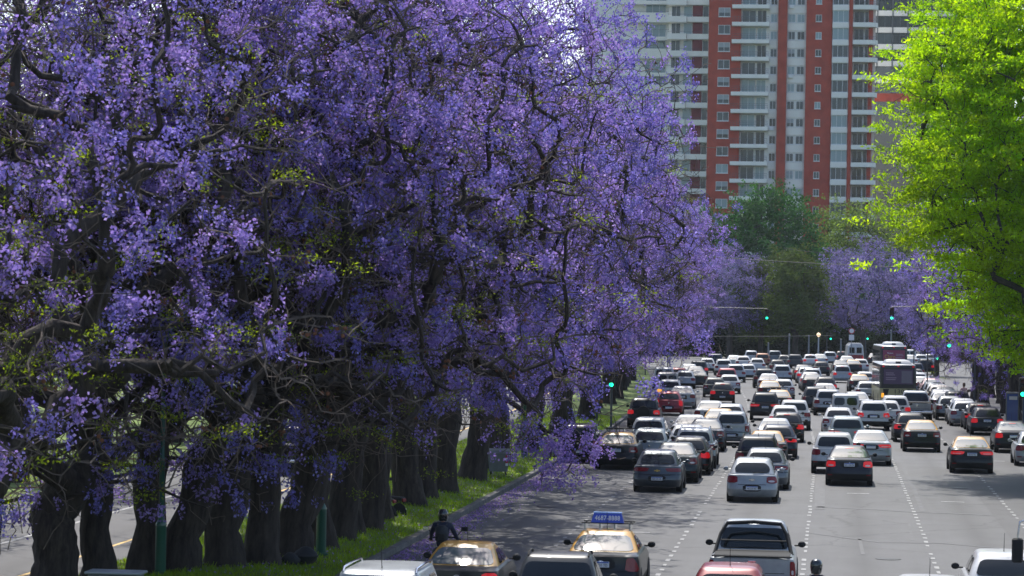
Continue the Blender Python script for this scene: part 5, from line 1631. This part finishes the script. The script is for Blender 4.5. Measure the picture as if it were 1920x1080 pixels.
traffic_light((-.6, 384), 3.2, [(-.1, 383.8, 3.3)], 'tiny green traffic light beside the white globe lamp')
traffic_light((4.4, 384), 3.2, [(4.65, 383.8, 3.4)], 'tiny green traffic light above the white minibus')
# plain poles by the crossing on the verge
for x, y, h in ((-13.0, 164, 2.9), (-12.5, 168, 2.6), (-14.8, 205, 4.0)):
    e = MB().lathe([(.09, 0), (.07, .1), (.06, h), (.02, h + .03)], 10).build('signal_pole', M['pole_dark'], None, (x, y, .2))
    tag(e, {2.9: 'plain dark pole on the verge, left of the crossing signal', 2.6: 'shorter plain dark pole on the verge behind another', 4.0: 'tall plain dark pole farther up the verge'}[h], 'pole', 'dark poles by the crossing')
# globe lamp, white masts and round sign in the distance
e = empty('globe_lamp', (-1.62, 370, 0)); tag(e, 'white globe street lamp at the far end', 'street lamp')
MB().lathe([(.14, 0), (.11, .3), (.08, 3.3)], 10).build('pole', M['bus_roof'], e)
MB().lathe([(.05, 0), (.2, .1), (.26, .28), (.2, .46), (.04, .54)], 14, (0, 0, 3.3)).build('globe', M['globe'], e, smooth=60)
for x, y, h in ((-5.3, 372, 3.6), (-8.0, 376, 2.4), (-2.9, 380, 3.4), (1.2, 378, 3.0), (7.6, 380, 4.2)):
    e = MB().lathe([(.12, 0), (.10, h), (.03, h + .05)], 8).build('white_post', M['pole_grey'], None, (x, y, 0))
    tag(e, {3.6: 'pale post under the olive tree at the far end', 2.4: 'shortest pale post at the far end, left of the others', 3.4: 'pale post just left of the globe lamp', 3.0: 'pale post between globe lamp and round sign', 4.2: 'tallest pale post at the far end, right of the minibus'}[h], 'post', 'pale posts at the far end')
e = empty('round_road_sign', (2.33, 346, 0)); tag(e, 'round red and white road sign above the minibus', 'road sign')
MB().lathe([(.04, 0), (.04, 4.6)], 8).build('pole', M['pole_grey'], e)
d_ = MB().lathe([(.36, -.06), (.36, -.03)], 20, (0, 0, 4.3), 'y').build('disc', M['sign_red'], e)
MB().lathe([(.26, -.075), (.26, -.062)], 20, (0, 0, 4.3), 'y').build('centre', M['plate'], d_)
MB().box(-.3, .3, -.06, -.04, 3.2, 3.85).build('plate', M['plate'], e)
# overhead cables
for (a, b, sag, rad, lab) in (((-17, 200, 10.75), (22, 202, 9.75), .55, .022, 'thin cable strung across the avenue below the tower'), ((-5, 300, 12.9), (9, 306, 12.7), .4, .022, 'pale short cable over the far jacaranda'),
                              ((-22, 290, 3.9), (0, 300, 4.1), .15, .03, 'low cable across the dark far trees')):
    pts = [(a[0] + (b[0] - a[0]) * t, a[1] + (b[1] - a[1]) * t, a[2] + (b[2] - a[2]) * t - sag * 4 * t * (1 - t)) for t in [k / 24 for k in range(25)]]
    tag(MB().tube(pts, rad, 5).build('overhead_cable', M['wire']), lab, 'cable')
# blue poster panels of the bus stop on the right
for x, y, w_, lab in ((10.35, 170, .62, 'tall blue poster panel on the right pavement behind parked cars'), (11.35, 171, .62, 'second blue poster panel at the right edge')):
    e = empty('poster_panel', (x, y, .142)); tag(e, lab, 'poster panel')
    MB().box(-w_ / 2 - .06, w_ / 2 + .06, 0, .12, .1, 2.0, .02).build('frame', M['pole_grey'], e)
    ps = MB().box(-w_ / 2, w_ / 2, -.012, .01, .2, 1.9).build('poster', M['poster_blue'], e)
    MB().box(-w_ / 2 + .12, w_ / 2 - .04, -.02, -.013, 1.55, 1.75).build('print', M['plate'], ps)
    for sg in (-1, 1): MB().box(sg * .25 - .03, sg * .25 + .03, .03, .09, 0, .1).build('foot', M['pole_dark'], e)
# waste bin on the verge
e = empty('waste_container', (-12.25, 108.6, .30), .1); tag(e, 'grey waste container with red-white corner stripe on the verge', 'waste bin')
MB().loft([[(-.34, -.3, .12), (.34, -.3, .12), (.34, .3, .12), (-.34, .3, .12)], [(-.40, -.36, .80), (.40, -.36, .80), (.40, .36, .80), (-.40, .36, .80)]]).build('body', M['bin_grey'], e)
MB().loft([[(-.43, -.39, .80), (.43, -.39, .80), (.43, .39, .80), (-.43, .39, .80)], [(-.40, -.30, .90), (.40, -.30, .90), (.40, .36, .95), (-.40, .36, .95)]]).build('lid', M['bin_grey'], e)
for k in range(4): MB().box(.26, .36, -.385, -.36, .34 + k * .1, .435 + k * .1).build('stripe', M['sign_red' if k % 2 else 'plate'], e)
for sx in (-.28, .28):
    for sy in (-.25, .25): MB().lathe([(.06, -.03), (.06, .03)], 10, (sx, sy, .06), 'x').build('wheel', M['tyre'], e)
# rubbish bags leaning on a trunk, utility cabinet at the bottom edge
for i, (x, y, z, s, lab) in enumerate(((-12.55, 70.0, .36, .30, 'dark rubbish bag on the grass at the foot of a trunk'), (-12.85, 69.6, .36, .22, 'smaller dark bag beside the rubbish bag'))):
    b = MB(); rg = random.Random(i)
    rings = []
    for k in range(7):
        a = math.pi * k / 6; rr = math.sin(a) * s * (.9 if k < 4 else .7) + .03
        rings.append([(rr * (1 + rg.uniform(-.22, .22)) * math.cos(2 * math.pi * j / 12), rr * (1 + rg.uniform(-.22, .22)) * math.sin(2 * math.pi * j / 12), (s - s * math.cos(a)) * .75 - .02) for j in range(12)])
    tag(b.loft(rings).build('rubbish_bag', M['bag'], None, (x, y, z - .1), smooth=60), lab, 'bag')
e = empty('utility_cabinet', (-15.3, 62.2, .25)); tag(e, 'pale grey utility cabinet top at the bottom left edge', 'cabinet')
MB().box(-.55, .55, -.3, .3, 0, .40, .02).build('cabinet_body', M['pole_grey'], e)
MB().box(-.62, .62, -.36, .36, .40, .46, .02).build('lid', M['bus_roof'], e)
# vehicles on the side road glimpsed between the trunks
tag(make_car('pickup', 'black', -20.2, 112.0, .0, '', far=True), 'dark pickup on the side road glimpsed between the trunks', 'pickup')
# truck at the right whose mirror pokes into the frame
e = empty('truck', (5.3, 55.4, 0)); tag(e, 'truck at the bottom right corner, only its black mirror in view', 'truck')
MB().loft([[(-1.1, -3.2, .45), (1.1, -3.2, .45), (1.1, 3.2, .45), (-1.1, 3.2, .45)], [(-1.1, -3.2, 1.2), (1.1, -3.2, 1.2), (1.1, 3.25, 1.2), (-1.1, 3.25, 1.2)], [(-1.02, -3.1, 2.35), (1.02, -3.1, 2.35), (1.02, 2.7, 2.35), (-1.02, 2.7, 2.35)]]).build('cab', M['bus_roof'], e, smooth=30)
for sg in (-1, 1):
    for wy in (-2, 2.2): MB().lathe([(.25, -.13), (.46, -.13), (.46, .13), (.25, .13)], 18, axis='x').build('wheel', M['tyre'], e, (sg * 1.0, wy, .46), smooth=40)
    MB().tube([(sg * 1.05, 2.6, 2.32), (sg * 1.30, 2.9, 2.62), (sg * 1.56, 3.0, 2.52), (sg * 1.60, 3.0, 2.2)], .022, 8).build('mirror_arm', M['chrome'], e, smooth=60)
    MB().box(sg * 1.60 - .11, sg * 1.60 + .11, 2.93, 3.07, 1.72, 2.20, .03).build('mirror', M['trim'], e, smooth=40)

# ------------------------------------------------------------------ haze
hz = MB().box(-420, 420, -30, 700, -1.2, 82).build('haze', None)
tag(hz, kind='stuff')
hm = bpy.data.materials.new('haze_air'); hm.use_nodes = True
nt = hm.node_tree
nt.nodes.remove(nt.nodes['Principled BSDF'])
pv = nt.nodes.new('ShaderNodeVolumePrincipled')
pv.inputs['Color'].default_value = (.80, .88, 1.0, 1)
pv.inputs['Density'].default_value = 0.00007
pv.inputs['Anisotropy'].default_value = 0.3
nt.links.new(pv.outputs[0], nt.nodes['Material Output'].inputs['Volume'])
hz.data.materials.append(hm)
